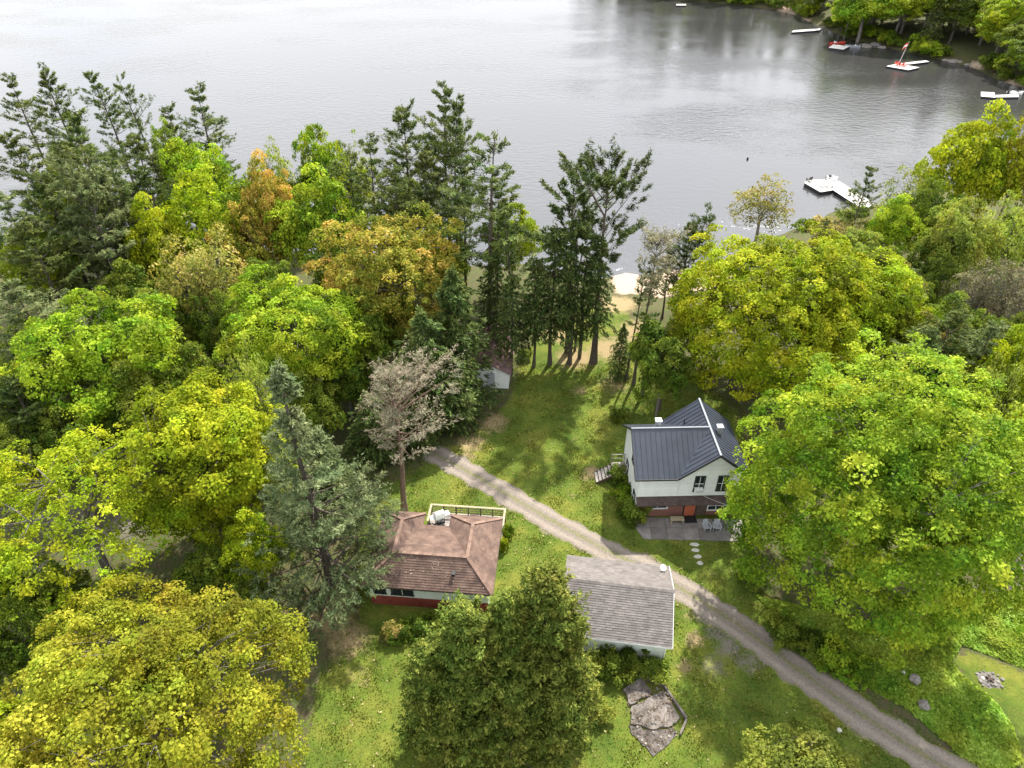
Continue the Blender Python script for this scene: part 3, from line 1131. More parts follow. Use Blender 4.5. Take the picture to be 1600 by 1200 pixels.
M_BLACK = mat_noise('black_plastic', [(0.3, (0.012, 0.012, 0.013)), (0.7, (0.03, 0.03, 0.032))], 5, 0.5)
M_GREYP = mat_noise('grey_plastic', [(0.3, (0.30, 0.31, 0.33)), (0.7, (0.40, 0.41, 0.43))], 5, 0.5)
M_RED = mat_noise('red_plastic', [(0.3, (0.50, 0.05, 0.035)), (0.7, (0.62, 0.08, 0.05))], 5, 0.5)
M_STEEL = mat_noise('galvanised_steel', [(0.3, (0.45, 0.46, 0.48)), (0.7, (0.62, 0.63, 0.65))], 8, 0.4, metallic=0.5)

m, n, l, b = new_mat('brick')
tc = N('ShaderNodeTexCoord')
mp = N('ShaderNodeMapping')
mp.inputs['Rotation'].default_value = (math.pi / 2, 0, 0)
br = N('ShaderNodeTexBrick', Scale=1.0)
br.inputs['Brick Width'].default_value = 0.22
br.inputs['Row Height'].default_value = 0.075
br.inputs['Mortar Size'].default_value = 0.008
br.inputs['Color1'].default_value = (0.20, 0.055, 0.035, 1)
br.inputs['Color2'].default_value = (0.13, 0.04, 0.03, 1)
br.inputs['Mortar'].default_value = (0.24, 0.18, 0.15, 1)
l.new(tc.outputs['Object'], mp.inputs['Vector'])
l.new(mp.outputs['Vector'], br.inputs['Vector'])
l.new(br.outputs['Color'], b.inputs['Base Color'])
b.inputs['Roughness'].default_value = 0.9
M_BRICK = m

# ------------------------------------------------------------------ the white house
HX, HY, HYAW = 10.1, 40.2, R(1.6)
house = thing('house', 'white two-storey clapboard house with dark blue-grey standing seam metal roof and brick ground floor', 'house', (HX, HY, 0), HYAW)
EZ, RZ = 4.57, 7.0
# walls: solid bodies just inside the siding
g = Geo()


def wall(g, pts, th_vec):
    """vertical wall polygon with thickness vector"""
    n_ = len(g.v)
    k = len(pts)
    tv = Vector(th_vec)
    g.v += [tuple(p) for p in pts] + [tuple(Vector(p) + tv) for p in pts]
    g.t += [0.5] * (2 * k)
    g.f.append(tuple(range(n_, n_ + k)))
    g.f.append(tuple(range(n_ + 2 * k - 1, n_ + k - 1, -1)))
    for i in range(k):
        j = (i + 1) % k
        g.f.append((n_ + i, n_ + k + i, n_ + k + j, n_ + j))


def zr(x):   # main roof height at local x
    return RZ - (RZ - EZ) / 2.93 * abs(x - 5.85)


def zw(y):   # wing roof height at local y
    return RZ - (RZ - EZ) / 3.35 * abs(y - 3.0)


UP = 2.35
front_up = [(0, 0, UP), (8.5, 0, UP), (8.5, 0, zr(8.5) - 0.12), (5.85, 0, RZ - 0.14), (3.2, 0, zr(3.2) - 0.12), (3.2, 0, EZ + 0.02), (0, 0, EZ + 0.02)]
wall(g, front_up, (0, 0.15, 0))
left_w = [(0, 0.15, 0), (0, 6.3, 0), (0, 6.3, zw(6.3) - 0.12), (0, 3.0, RZ - 0.16), (0, 0.15, zw(0.15) - 0.12)]
wall(g, left_w, (0.15, 0, 0))
wall(g, [(8.5, 0.15, 0), (8.5, 6.2, 0), (8.5, 6.2, zr(8.5) - 0.12), (8.5, 0.15, zr(8.5) - 0.12)], (-0.15, 0, 0))
wall(g, [(0.15, 6.3, 0), (8.5, 6.3, 0), (8.5, 6.3, zr(8.5) - 0.12), (5.85, 6.3, RZ - 0.14), (3.2, 6.3, zr(3.2) - .12), (3.2, 6.3, EZ - .05), (0.15, 6.3, EZ - .05)], (0, -0.1, 0))
g.build('wall', M_SIDING, house)
g = Geo()
g.box(0.0, 8.5, 0.012, 0.15, 0, UP - 0.006)
g.build('brick_wall', M_BRICK, house, label='dark red brick ground floor wall')
# clapboards
g = Geo()
shingles(g, [(0.02, -0.002, UP + 0.03), (3.2, -0.002, UP + 0.03), (3.2, -0.002, EZ), (0.02, -0.002, EZ)], 0.17, 9, 0.022, 1, 0.4, 0.002, out=(0, -1, 0))
shingles(g, [(3.2, -0.002, UP + 0.03), (8.48, -0.002, UP + 0.03), (8.48, -0.002, zr(8.48) - 0.13), (5.85, -0.002, RZ - 0.16), (3.2, -0.002, zr(3.2) - 0.13)], 0.17, 9, 0.022, 2, 0.4, 0.002, out=(0, -1, 0))
shingles(g, [(-0.002, 0.02, 0.1), (-0.002, 6.28, 0.1), (-0.002, 6.28, zw(6.28) - 0.13), (-0.002, 3.0, RZ - 0.18), (-0.002, 0.02, zw(0.02) - 0.13)], 0.17, 9, 0.022, 3, 0.4, 0.002, out=(-1, 0, 0))
g.build('clapboard_siding', M_SIDING, house, kind='stuff')
g = Geo()
g.box(-0.035, 0.07, -0.035, -0.003, 2.36, EZ - 0.03)
g.box(-0.035, -0.003, -0.003, 0.09, 0.02, EZ - 0.03)
g.build('corner_board', M_WHITE, house)
g = Geo()
g.tube([(3.12, -0.05, 4.4), (3.12, -0.05, 2.5)], [0.035, 0.035], 6)
g.build('downspout', M_WHITE, house)
# roofs
W_near = [(-0.47, -0.35, EZ), (2.92, -0.35, EZ), (5.85, 3.0, RZ), (-0.47, 3.0, RZ)]
W_far = [(-0.47, 3.0, RZ), (5.85, 3.0, RZ), (2.92, 6.35, EZ), (-0.47, 6.35, EZ)]
ML_a = [(2.92, -0.35, EZ), (5.85, -0.35, RZ), (5.85, 3.0, RZ)]
ML_b = [(5.85, 3.0, RZ), (5.85, 6.7, RZ), (2.92, 6.7, EZ), (2.92, 6.35, EZ)]
MR = [(5.85, -0.35, RZ), (8.78, -0.35, EZ), (8.78, 6.7, EZ), (5.85, 6.7, RZ)]
for nm_, pl in (('roof_slope', W_near), ('roof_slope', W_far), ('roof_slope', ML_a), ('roof_slope', ML_b), ('roof_slope', MR)):
    g = Geo()
    g.slab(pl, 0.09)
    seams(g, pl)
    g.build(nm_, M_METAL, house)
g = Geo()
g.bar((5.85, -0.37, RZ + 0.03), (5.85, 6.72, RZ + 0.03), 0.15, 0.05)
g.bar((-0.49, 3.0, RZ + 0.03), (5.76, 3.0, RZ + 0.03), 0.13, 0.05)
g.build('ridge_cap', mat_noise('ridge_cap_metal', [(0.3, (0.10, 0.115, 0.14)), (0.7, (0.15, 0.17, 0.20))], 2, 0.5), house)
g = Geo()
g.bar((2.95, -0.36, EZ + 0.03), (5.83, 2.93, RZ + 0.02), 0.06, 0.03)
g.build('valley_flashing', M_METAL, house)
g = Geo()
for a_, b_ in (((-0.485, -0.37, EZ - 0.06), (-0.485, 3.0, RZ - 0.06)), ((-0.485, 3.0, RZ - 0.06), (-0.485, 6.37, EZ - 0.06)), ((2.92, -0.37, EZ - 0.07), (5.85, -0.37, RZ - 0.07)), ((5.85, -0.37, RZ - 0.07), (8.8, -0.37, EZ - 0.07)),
               ((-0.47, -0.375, EZ - 0.06), (2.9, -0.375, EZ - 0.06))):
    g.bar(a_, b_, 0.035, 0.16)
g.build('fascia_board', M_DKTRIM, house)
# skirt roof over the ground floor
sk = [(-0.12, -0.62, 1.92), (8.6, -0.62, 1.92), (8.6, -0.03, 2.36), (-0.12, -0.03, 2.36)]
g = Geo()
g.slab(sk, 0.08)
shingles(g, sk, 0.15, 0.33, 0.014, 5)
g.build('skirt_roof', M_SKIRT, house)
# windows, doors
window(house, 4.78, -0.026, 3.72, 0.72, 1.55, cols=2, rows=2)
window(house, 6.62, -0.026, 3.72, 0.72, 1.55, cols=2, rows=2)
window(house, 1.75, 0.012, 1.28, 1.55, 0.55, cols=2, rows=1, frame_mat=M_WHITE)
window(house, 6.9, 0.012, 1.15, 1.9, 0.95, cols=3, rows=2, frame_mat=M_WHITE)
window(house, -0.026, 2.7, 4.35, 0.62, 1.35, face='x-', cols=2, rows=2)
window(house, -0.026, 0.9, 1.35, 0.6, 1.2, face='x-', cols=2, rows=2)
window(house, -0.026, 4.4, 1.45, 0.7, 1.2, face='x-', cols=2, rows=2)
g = Geo()
g.box(4.02, 4.9, -0.03, 0.01, 0.05, 1.98)
dr = g.build('door', M_ORDOOR, house)
g = Geo()
g.blob((4.78, -0.07, 1.0), 0.035, 1)
g.build('handle', M_STEEL, dr)
g = Geo()
g.box(3.92, 4.02, -0.045, 0.01, 0.0, 2.05)
g.box(4.9, 5.0, -0.045, 0.01, 0.0, 2.05)
g.build('door_frame', M_DKTRIM, house)
g = Geo()
g.box(5.05, 5.85, -0.02, 0.01, 0.02, 1.95)
g.build('wood_panel', M_DARKWOOD, house, label='brown timber panel beside the orange door')
g = Geo()
g.box(4.46, 5.1, -0.38, -0.075, 2.98, 3.36)
ac = g.build('air_conditioner', M_WHITE, house, label='white air conditioner jutting from the left gable window')
g = Geo()
for k in range(5):
    g.box(4.5, 5.06, -0.39, -0.381, 3.03 + 0.062 * k, 3.055 + 0.062 * k)
g.build('grille', M_GREYP, ac)
g = Geo()
g.box(1.62, 2.0, 3.5, 3.85, 6.35, 7.22)
g.box(1.56, 2.06, 3.44, 3.91, 7.22, 7.30)
g.build('chimney', M_STEEL, house, label='square metal chimney behind the wing ridge')
g = Geo()
g.box(6.5, 6.9, 2.9, 3.3, 6.2, 6.95)
g.box(6.45, 6.95, 2.85, 3.35, 6.95, 7.03)
g.build('chimney', M_GREYP, house, label='grey boxed chimney on the shaded right slope')
g = Geo()
g.tube([(4.35, 4.9, 5.6), (4.35, 4.9, 6.25), (4.5, 4.9, 6.33)], [0.05, 0.05, 0.05], 7)
g.build('vent_pipe', M_BLACK, house)
g = Geo()
g.box(2.3, 2.36, -0.06, 0.01, 1.5, 1.95)
g.build('meter_box', M_GREYP, house)
g = Geo()
pa_ = [Vector((5.3, -0.25, 3.2)).lerp(Vector((3.4, -0.05, 4.1)), t / 6) - Vector((0, 0, 0.25 * math.sin(math.pi * t / 6))) for t in range(7)]
g.tube(pa_, [0.012] * 7, 4)
pa_ = [Vector((4.8, -0.4, 3.0)).lerp(Vector((7.2, -0.75, 1.95)), t / 6) - Vector((0, 0, 0.1 * math.sin(math.pi * t / 6))) for t in range(7)]
g.tube(pa_, [0.012] * 7, 4)
g.build('cable', M_WHITE, house)

# deck stairs on the left side
st = thing('porch_stairs', 'grey weathered wooden landing with steps going down on the left side of the white house', 'stairs', (HX - 0.05, HY + 4.0, 0), HYAW)
g = Geo()
for k in range(6):
    g.box(-1.35, -0.06, 0.05 + 0.24 * k, 0.27 + 0.24 * k, 0.98, 1.02, 0.3 + 0.08 * (k % 4))
g.build('landing', M_WOOD, st)
for k in range(5):
    g = Geo()
    x1 = -1.38 - 0.28 * k
    g.box(x1 - 0.26, x1, -0.05, 1.25, 0.82 - 0.18 * k, 0.86 - 0.18 * k)
    g.build('tread', M_WOOD, st)
g = Geo()
g.bar((-1.38, -0.08, 0.86), (-2.75, -0.08, 0.0), 0.05, 0.22)
g.build('stringer', M_DARKWOOD, st)
g = Geo()
g.bar((-1.38, 1.28, 0.86), (-2.75, 1.28, 0.0), 0.05, 0.22)
g.build('stringer', M_DARKWOOD, st)
for xx, yy in ((-1.3, 0.1), (-0.15, 0.1), (-1.3, 1.42), (-0.15, 1.42)):
    g = Geo()
    g.box(xx - 0.05, xx + 0.05, yy - 0.05, yy + 0.05, 0, 0.98)
    g.build('post', M_DARKWOOD, st)
g = Geo()
for xx in (-1.3, -0.2):
    g.box(xx - 0.03, xx + 0.03, 1.42, 1.48, 1.02, 1.95)
g.bar((-1.36, 1.45, 1.95), (-0.1, 1.45, 1.95), 0.07, 0.04)
g.bar((-1.36, 1.45, 1.5), (-0.1, 1.45, 1.5), 0.04, 0.04)
g.build('railing', M_WOOD, st)

# patio of separate slabs
patio = link('patio', None, kind='structure')
patio.location = (HX, HY, 0)
patio.rotation_euler = (0, 0, R(-2))
rr = random.Random(3)
xs = [-0.1, 1.15, 2.45, 3.75, 5.0, 6.3, 7.6, 8.7]
for i in range(7):
    for j, (y0, y1) in enumerate(((-1.12, -0.06), (-2.35, -1.15))):
        g = Geo()
        z1 = 0.045 + rr.uniform(-0.012, 0.012)
        x0, x1 = xs[i] + 0.015, xs[i + 1] - 0.015
        cut = 0.55 if (i == 0 and j == 1) else 0
        g.slab([(x0 + cut, y0, z1), (x1, y0 + rr.uniform(-.05, .05), z1 + rr.uniform(-.006, .006)), (x1, y1, z1), (x0, y1, z1)], 0.12, rr.random())
        g.build('paving_slab', M_SLAB, patio)
for k, (px, py) in enumerate(((1085, 851), (1087, 860), (1090, 870), (1094, 880))):
    x, y = at(px, py)
    g = Geo()
    a_ = [0, 1.1, 2.0, 3.1, 4.2, 5.2]
    w_ = 0.36 - 0.03 * k
    g.slab([(w_ * math.cos(q) * rr.uniform(.9, 1.2), 0.20 * math.sin(q) * rr.uniform(.85, 1.15), 0.035) for q in a_], 0.09, 0.6)
    o = g.build('stepping_stone', M_PALESTONE)
    o.location = (x, y, 0)
    tag(o, ['stepping stone nearest the patio slabs, the widest one', 'second stepping stone down from the patio in the shaded lawn', 'third stepping stone down from the patio in the shaded lawn', 'last stepping stone, farthest from the patio toward the drive'][k], 'stepping stone', 'stepping stones in the lawn below the patio')


def armchair(name, label, mat, x, y, rz, group, z=0.0, s=1.0, cat='chair'):
    t_ = thing(name, label, cat, (x, y, z), rz, group)
    t_.scale = (s, s, s)
    g = Geo()
    for k in range(4):
        g.box(-0.28, 0.28, -0.30 + 0.145 * k, -0.17 + 0.145 * k, 0.34 - 0.025 * k, 0.37 - 0.025 * k)
    g.build('seat', mat, t_)
    for k in range(5):
        g = Geo()
        xx = -0.23 + 0.115 * k
        hh = 0.98 - 0.05 * abs(k - 2)
        g.hexa([(xx - .05, .26, .3), (xx + .05, .26, .3), (xx + .05, .29, .3), (xx - .05, .29, .3), (xx - .05, .48, hh), (xx + .05, .48, hh), (xx + .05, .51, hh), (xx - .05, .51, hh)])
        g.build('back_slat', mat, t_)
    for sx in (-1, 1):
        g = Geo()
        g.box(sx * 0.36 - 0.07, sx * 0.36 + 0.07, -0.38, 0.36, 0.55, 0.58)
        g.build('armrest', mat, t_)
        g = Geo()
        g.box(sx * 0.33 - 0.03, sx * 0.33 + 0.03, -0.36, -0.28, 0, 0.55)
        g.build('leg', mat, t_)
        g = Geo()
        g.bar((sx * 0.33, -0.28, 0.34), (sx * 0.33, 0.44, 0.03), 0.05, 0.1)
        g.build('leg', mat, t_)
    return t_


a0 = at(1103, 827)
a1 = at(1119, 827)
armchair('patio_chair', 'pale grey slatted patio chair under the skirt roof, nearer to the orange door', M_GREYP, a0[0], a0[1], R(10), 'pale chairs on the patio', 0.05, 0.8)
armchair('patio_chair', 'pale grey slatted patio chair half under the maple, farther from the orange door', M_GREYP, a1[0], a1[1], R(-8), 'pale chairs on the patio', 0.05, 0.8)
g = Geo()
g.box(-0.55, 0.55, -0.2, 0.2, 0.30, 0.36)
g.box(-0.5, -0.42, -0.17, 0.17, 0.0, 0.30)
g.box(0.42, 0.5, -0.17, 0.17, 0.0, 0.30)
x, y = at(1057, 816)
t_ = thing('bench', 'low pale wooden bench on the patio left of the orange door', 'bench', (x, y, 0.05), 0)
g2 = Geo()
g2.box(-0.55, 0.55, -0.22, 0.22, 0.36, 0.42)
g2.build('seat', M_NEWWOOD, t_)
for sx in (-1, 1):
    g2 = Geo()
    g2.box(sx * 0.45 - 0.04, sx * 0.45 + 0.04, -0.19, 0.19, 0, 0.358)
    g2.build('leg', M_NEWWOOD, t_)
g = Geo()
g.box(4.0, 5.0, -0.85, -0.1, 0.06, 0.085)
o = g.build('doormat', M_BLACK)
o.location = (HX, HY, 0)
o.rotation_euler = (0, 0, HYAW)
tag(o, 'black doormat on the patio before the orange door', 'doormat')

# ------------------------------------------------------------------ the garage
GYAW = R(-8.1)
gar = thing('garage', 'single garage with pale cream walls and a weathered grey-brown shingle gable roof beside the drive', 'garage', (10.42, 26.52, 0), GYAW)
L_, Wd = 7.38, 6.62
gE, gR = 2.55, 4.15
g = Geo()
g.box(-L_ + 0.3, -0.3, 0.62, 0.74, 0, 2.62)
g.box(-L_ + 0.3, -0.3, Wd - 0.74, Wd - 0.62, 0, 2.62)
hw_ = Wd / 2


def zg(y):
    return gR - (gR - gE) / hw_ * abs(y - hw_)


for xx, tv in ((-L_ + 0.3, (0.12, 0, 0)), (-0.3, (-0.12, 0, 0))):
    wall(g, [(xx, 0.74, 0), (xx, Wd - 0.74, 0), (xx, Wd - 0.74, zg(Wd - 0.74) - 0.1), (xx, hw_, gR - 0.12), (xx, 0.74, zg(0.74) - 0.1)], tv)
g.build('wall', M_GREENW, gar)
g = Geo()
shingles(g, [(-L_ + 0.32, 0.618, 0.05), (-0.32, 0.618, 0.05), (-0.32, 0.618, 2.6), (-L_ + 0.32, 0.618, 2.6)], 0.2, 12, 0.02, 8, 0.4, 0.002, out=(0, -1, 0))
shingles(g, [(-0.298, 0.66, 0.05), (-0.298, Wd - 0.66, 0.05), (-0.298, Wd - 0.66, 2.55), (-0.298, 0.66, 2.55)], 0.2, 12, 0.02, 9, 0.4, 0.002, out=(1, 0, 0))
g.build('lap_siding', M_GREENW, gar, kind='stuff')
g = Geo()
g.box(-0.325, -0.25, 0.565, 0.61, 0, 2.6)
g.build('corner_board', M_WHITE, gar)
gn = [(-L_, 0, gE), (0, 0, gE), (0, hw_, gR), (-L_, hw_, gR)]
gf = [(-L_, hw_, gR), (0, hw_, gR), (0, Wd, gE), (-L_, Wd, gE)]
for pl, sd in ((gn, 11), (gf, 12)):
    g = Geo()
    g.slab(pl, 0.1)
    ro = g.build('roof_slope', M_SHG, gar)
    g = Geo()
    shingles(g, pl, 0.160, 0.36, 0.024, sd, 0.5)
    g.build('shingles', M_SHG, ro, kind='stuff')
g = Geo()
k = 0
x = -L_
rr = random.Random(7)
while x < -0.05:
    for sgn in (-1, 1):
        g.poly([(x, hw_, gR + 0.035), (x + 0.29, hw_, gR + 0.035), (x + 0.29, hw_ + sgn * 0.17, gR - 0.045), (x, hw_ + sgn * 0.17, gR - 0.045)][::sgn], rr.random())
    x += 0.3
g.build('ridge_cap', M_SHG, gar)
g = Geo()
g.box(-L_ - 0.02, 0.02, -0.03, -0.002, gE - 0.13, gE + 0.005)
g.bar((0.018, -0.02, gE - 0.05), (0.018, hw_, gR - 0.05), 0.03, 0.13)
g.bar((0.018, hw_, gR - 0.05), (0.018, Wd + 0.02, gE - 0.05), 0.03, 0.13)
g.build('fascia_board', M_WHITE, gar)
window(gar, -5.05, 0.6, 2.0, 1.0, 0.34, cols=2, rows=1, frame_mat=M_WHITE)
# satellite dish on the far right corner of the garage roof
dsh = thing('satellite_dish', 'small pale satellite dish standing on the far right corner of the garage roof', 'satellite dish', (10.75, 32.35, 2.62), R(20))
g = Geo()
g.tube([(0, 0, 0), (0, 0, 0.45), (0.0, 0.08, 0.55)], [0.025, 0.025, 0.025], 6)
g.build('mast', M_GREYP, dsh)
g = Geo()
nn = 14
ctr = Vector((0, 0.1, 0.62))
dn = Vector((0.15, -0.55, 0.8)).normalized()
da = dn.cross(Vector((1, 0, 0))).normalized()
db = dn.cross(da)
for rI in range(3):
    for k in range(nn):
        a_, b_ = 2 * math.pi * k / nn, 2 * math.pi * (k + 1) / nn
        r0, r1 = 0.25 * rI / 3, 0.25 * (rI + 1) / 3
        q = []
        for (rad_, an) in ((r0, a_), (r1, a_), (r1, b_), (r0, b_)):
            q.append(ctr + (da * math.cos(an) + db * math.sin(an)) * rad_ + dn * (rad_ * rad_ * 0.8))
        g.poly(q if rI else q[:3])
g.build('reflector', M_WHITE, dsh)
g = Geo()
g.tube([ctr - da * 0.3 + dn * 0.05, ctr + dn * 0.42], [0.012, 0.012], 5)
g.blob(tuple(ctr + dn * 0.42), 0.05, 2)
g.build('feed_arm', M_GREYP, dsh)
g = Geo()
rr = random.Random(10)
for k in range(7):
    c_ = (rr.uniform(-.16, .16), rr.uniform(-.1, .1), 0.02)
    g.blob(c_, rr.uniform(.03, .06), k, 0.3, rr.random(), 5, 4)

# ------------------------------------------------------------------ the cabin
CYAW = R(-5)
cab = thing('cabin', 'low cabin with reddish-brown shingle U-shaped hip roof above pale green and red walls', 'cabin', (-1.35, 30.6, 0), CYAW)
cE, cR = 2.6, 4.0


def cl(a_, b_, z_):
    return (-a_, b_, z_)


polys = dict(
    near=[cl(9.3, 0, cE), cl(0, 0, cE), cl(2, 2, cR), cl(7.3, 2, cR)],
    right=[cl(0, 0, cE), cl(0, 7.1, cE), cl(2, 5.1, cR), cl(2, 2, cR)],
    left=[cl(9.3, 7.1, cE), cl(9.3, 0, cE), cl(7.3, 2, cR), cl(7.3, 5.1, cR)],
    farr=[cl(0, 7.1, cE), cl(4, 7.1, cE), cl(2, 5.1, cR)],
    farl=[cl(6, 7.1, cE), cl(9.3, 7.1, cE), cl(7.3, 5.1, cR)],
    trap=[cl(7.3, 2, cR), cl(2, 2, cR), cl(4, 5.9, cE), cl(6, 5.9, cE)],
    innr=[cl(2, 2, cR), cl(2, 5.1, cR), cl(4, 7.1, cE), cl(4, 5.9, cE)],
    innl=[cl(7.3, 5.1, cR), cl(7.3, 2, cR), cl(6, 5.9, cE), cl(6, 7.1, cE)])
sd = 20
for k_, pl in polys.items():
    g = Geo()
    if k_ == 'innl':   # slightly warped plane: two triangles
        g.slab([pl[0], pl[1], pl[2]], 0.09)
        g.slab([pl[0], pl[2], pl[3]], 0.09)
        ro = g.build('roof_slope', M_SHC, cab)
        g = Geo()
        shingles(g, [pl[0], pl[1], pl[2]], 0.15, 0.33, 0.018, sd, 0.3, 0.006)
        shingles(g, [pl[0], pl[2], pl[3]], 0.15, 0.33, 0.018, sd, 0.3, 0.006)
    else:
        g.slab(pl, 0.09)
        ro = g.build('roof_slope', M_SHC, cab)
        g = Geo()
        shingles(g, pl, 0.16 if k_ != 'near' else 0.175, 0.36, 0.02 if k_ != 'near' else 0.027, sd, 0.4, 0.006)
    g.build('shingles', M_SHC, ro, kind='stuff')
    sd += 1
M_CAP = mat_noise('cabin_ridge_cap', [(0.3, (0.16, 0.103, 0.08)), (0.7, (0.25, 0.165, 0.125))], 2, 0.95, tint_amt=0.2)
g = Geo()
for a_, b_ in ((cl(7.3, 2, cR), cl(2, 2, cR)), (cl(2, 2, cR), cl(2, 5.1, cR)), (cl(7.3, 2, cR), cl(7.3, 5.1, cR)), (cl(0.03, 0.03, cE + .02), cl(2, 2, cR)), (cl(9.27, 0.03, cE + .02), cl(7.3, 2, cR)),
               (cl(2, 5.1, cR), cl(0.03, 7.07, cE + .02)), (cl(7.3, 5.1, cR), cl(9.27, 7.07, cE + .02)), (cl(2, 5.1, cR), cl(3.97, 7.07, cE + .02)), (cl(7.3, 5.1, cR), cl(6.03, 7.07, cE + .02))):
    A_, B_ = Vector(a_), Vector(b_)
    L = (B_ - A_).length
    nseg = max(2, int(L / 0.3))
    for k in range(nseg):
        p0 = A_.lerp(B_, k / nseg) + Vector((0, 0, 0.022))
        p1 = A_.lerp(B_, (k + 0.97) / nseg) + Vector((0, 0, 0.032))
        g.bar(p0, p1, 0.24, 0.03, rr.random())
g.build('ridge_cap', M_CAP, cab)
g = Geo()
g.bar(cl(9.32, -0.02, cE - 0.06), cl(-0.02, -0.02, cE - 0.06), 0.03, 0.13)
g.bar(cl(-0.02, 0, cE - 0.06), cl(-0.02, 7.12, cE - 0.06), 0.03, 0.13)
g.bar(cl(0, 7.12, cE - 0.06), cl(3.98, 7.12, cE - 0.06), 0.03, 0.13)
g.build('fascia_board', M_DARKWOOD, cab)
g = Geo()
g.box(-8.9, -0.4, 0.42, 0.55, 1.02, 2.62)
g.box(-0.52, -0.4, 0.55, 6.7, 0, 2.62)
g.box(-8.9, -8.78, 0.55, 6.7, 0, 2.62)
g.box(-8.9, -6.3, 6.58, 6.7, 0, 2.62)
g.box(-3.7, -0.4, 6.58, 6.7, 0, 2.62)
g.box(-6.3, -3.7, 5.5, 5.62, 0, 2.5)
g.build('wall', M_GREENW, cab)
for k in range(5):
    g = Geo()
    g.box(-8.9, -0.4, 0.40 - 0.004 * (k % 2), 0.55, 0.02 + 0.2 * k, 0.212 + 0.2 * k, 0.3 + 0.1 * k)
    g.build('red_board', M_REDW, cab)
g = Geo()
rr = random.Random(15)
for k in range(150):
    a_, b_ = rr.uniform(0.5, 8.8), rr.uniform(0.08, 1.9)
    if a_ < b_ + .1 or 9.3 - a_ < b_ + .1:
        continue
    if rr.random() > 0.3 + 0.7 * math.exp(-((a_ - 5.5) / 2.2) ** 2):
        continue
    z_ = cE + (cR - cE) * b_ / 2 + 0.045
    s_ = rr.uniform(0.02, 0.07)
    t_ = rr.uniform(0, 6.28)
    p = Vector(cl(a_, b_, z_))
    e1, e2 = Vector((math.cos(t_), math.sin(t_) * .8, math.sin(t_) * .56)) * s_, Vector((-math.sin(t_), math.cos(t_) * .8, math.cos(t_) * .56)) * s_ * 0.7
    g.poly([p + e1, p + e2, p - e1, p - e2], rr.random())
g.build('fallen_leaves', mat_noise('fallen_leaf', [(0.3, (0.22, 0.15, 0.11)), (0.7, (0.45, 0.36, 0.29))], 3, 0.9, tint_amt=0.3), cab, kind='stuff')
window(cab, -6.55, 0.42, 1.72, 1.5, 0.8, cols=2, rows=1, frame_mat=M_DKTRIM)
window(cab, -8.2, 0.42, 1.72, 0.8, 0.8, cols=1, rows=1, frame_mat=M_DKTRIM)
g = Geo()
g.box(-2.95, -2.75, 0.85, 1.1, 3.1, 3.42)
g.box(-2.99, -2.71, 0.81, 1.14, 3.42, 3.46)
g.build('roof_vent', M_BLACK, cab)
# deck
deck = thing('deck', 'wooden deck with pale railing tucked into the notch behind the cabin roof', 'deck', (-1.35, 30.6, 0), CYAW)
for k in range(17):
    g = Geo()
    y0 = 6.72 + 0.14 * k
    g.box(-6.0, 0.0, y0, y0 + 0.128, 0.56, 0.6, rr.random())
    g.build('deck_board', M_WOOD, deck)
for k in range(7):
    g = Geo()
    y0 = 5.64 + 0.15 * k
    g.box(-6.0, -4.0, y0, y0 + 0.138, 0.558, 0.598, rr.random())
    g.build('deck_board', M_WOOD, deck)
ry = 9.08
for k in range(7):
    g = Geo()
    xx = -6.0 + k * 1.0
    g.box(xx - 0.045, xx + 0.045, ry - 0.045, ry + 0.045, 0.0, 1.47)
    g.build('railing_post', M_DARKWOOD, deck)
for a_, b_ in (((-6.08, ry, 1.5), (0.08, ry, 1.5)), ((0, ry + 0.06, 1.505), (0, 7.3, 1.505)), ((-6, ry + 0.06, 1.505), (-6, 7.3, 1.505))):
    g = Geo()
    g.bar(a_, b_, 0.17, 0.04)
    g.build('top_rail', M_NEWWOOD, deck)
g = Geo()
for zz in (0.75, 1.0, 1.25):
    g.bar((-6.0, ry, zz), (0.0, ry, zz), 0.03, 0.05)
for zz in (0.75, 1.25):
    g.bar((0, ry, zz), (0, 7.2, zz), 0.03, 0.05)
    g.bar((-6, ry, zz), (-6, 7.2, zz), 0.03, 0.05)
g.build('rail', M_DARKWOOD, deck)
CM = Matrix.Translation((-1.35, 30.6, 0)) @ Matrix.Rotation(CYAW, 4, 'Z')


def cw(a_, b_, z_=0.6):
    return tuple(CM @ Vector((-a_, b_, z_)))


q = cw(5.15, 8.0)
bbq = thing('barbecue', 'barbecue grill with a pale cover and side shelves on the cabin deck', 'barbecue', q, R(25))
g = Geo()
for sx in (-0.3, 0.3):
    for sy in (-0.2, 0.2):
        g.box(sx - 0.025, sx + 0.025, sy - 0.025, sy + 0.025, 0, 0.72)
g.box(-0.34, 0.34, -0.24, 0.24, 0.12, 0.16)
g.build('cart', M_BLACK, bbq)
g = Geo()
hp = [(-0.42, -0.3), (0.42, -0.3), (0.42, 0.3), (-0.42, 0.3)]
g.hexa([(x, y, 0.72) for x, y in hp] + [(x * 0.95, y * 0.75, 1.12) for x, y in hp])
g.hexa([(x * 0.95, y * 0.75, 1.121) for x, y in hp] + [(x * 0.86, y * 0.42, 1.26) for x, y in hp])
g.build('hood', M_WHITE, bbq)
for sx in (-1, 1):
    g = Geo()
    g.box(sx * 0.62 - 0.19, sx * 0.62 + 0.19, -0.24, 0.24, 0.84, 0.88)
    g.build('side_shelf', M_STEEL, bbq)
g = Geo()
g.tube([(-0.3, -0.33, 1.0), (0.3, -0.33, 1.0)], [0.018, 0.018], 6)
g.build('handle', M_STEEL, bbq)
q = cw(5.6, 7.1)
armchair('deck_chair', 'dark deck chair left of the barbecue at the cabin roof edge', M_DARKWOOD, q[0], q[1], R(60), None, 0.6, 0.8)
q = cw(5.1, 6.9)
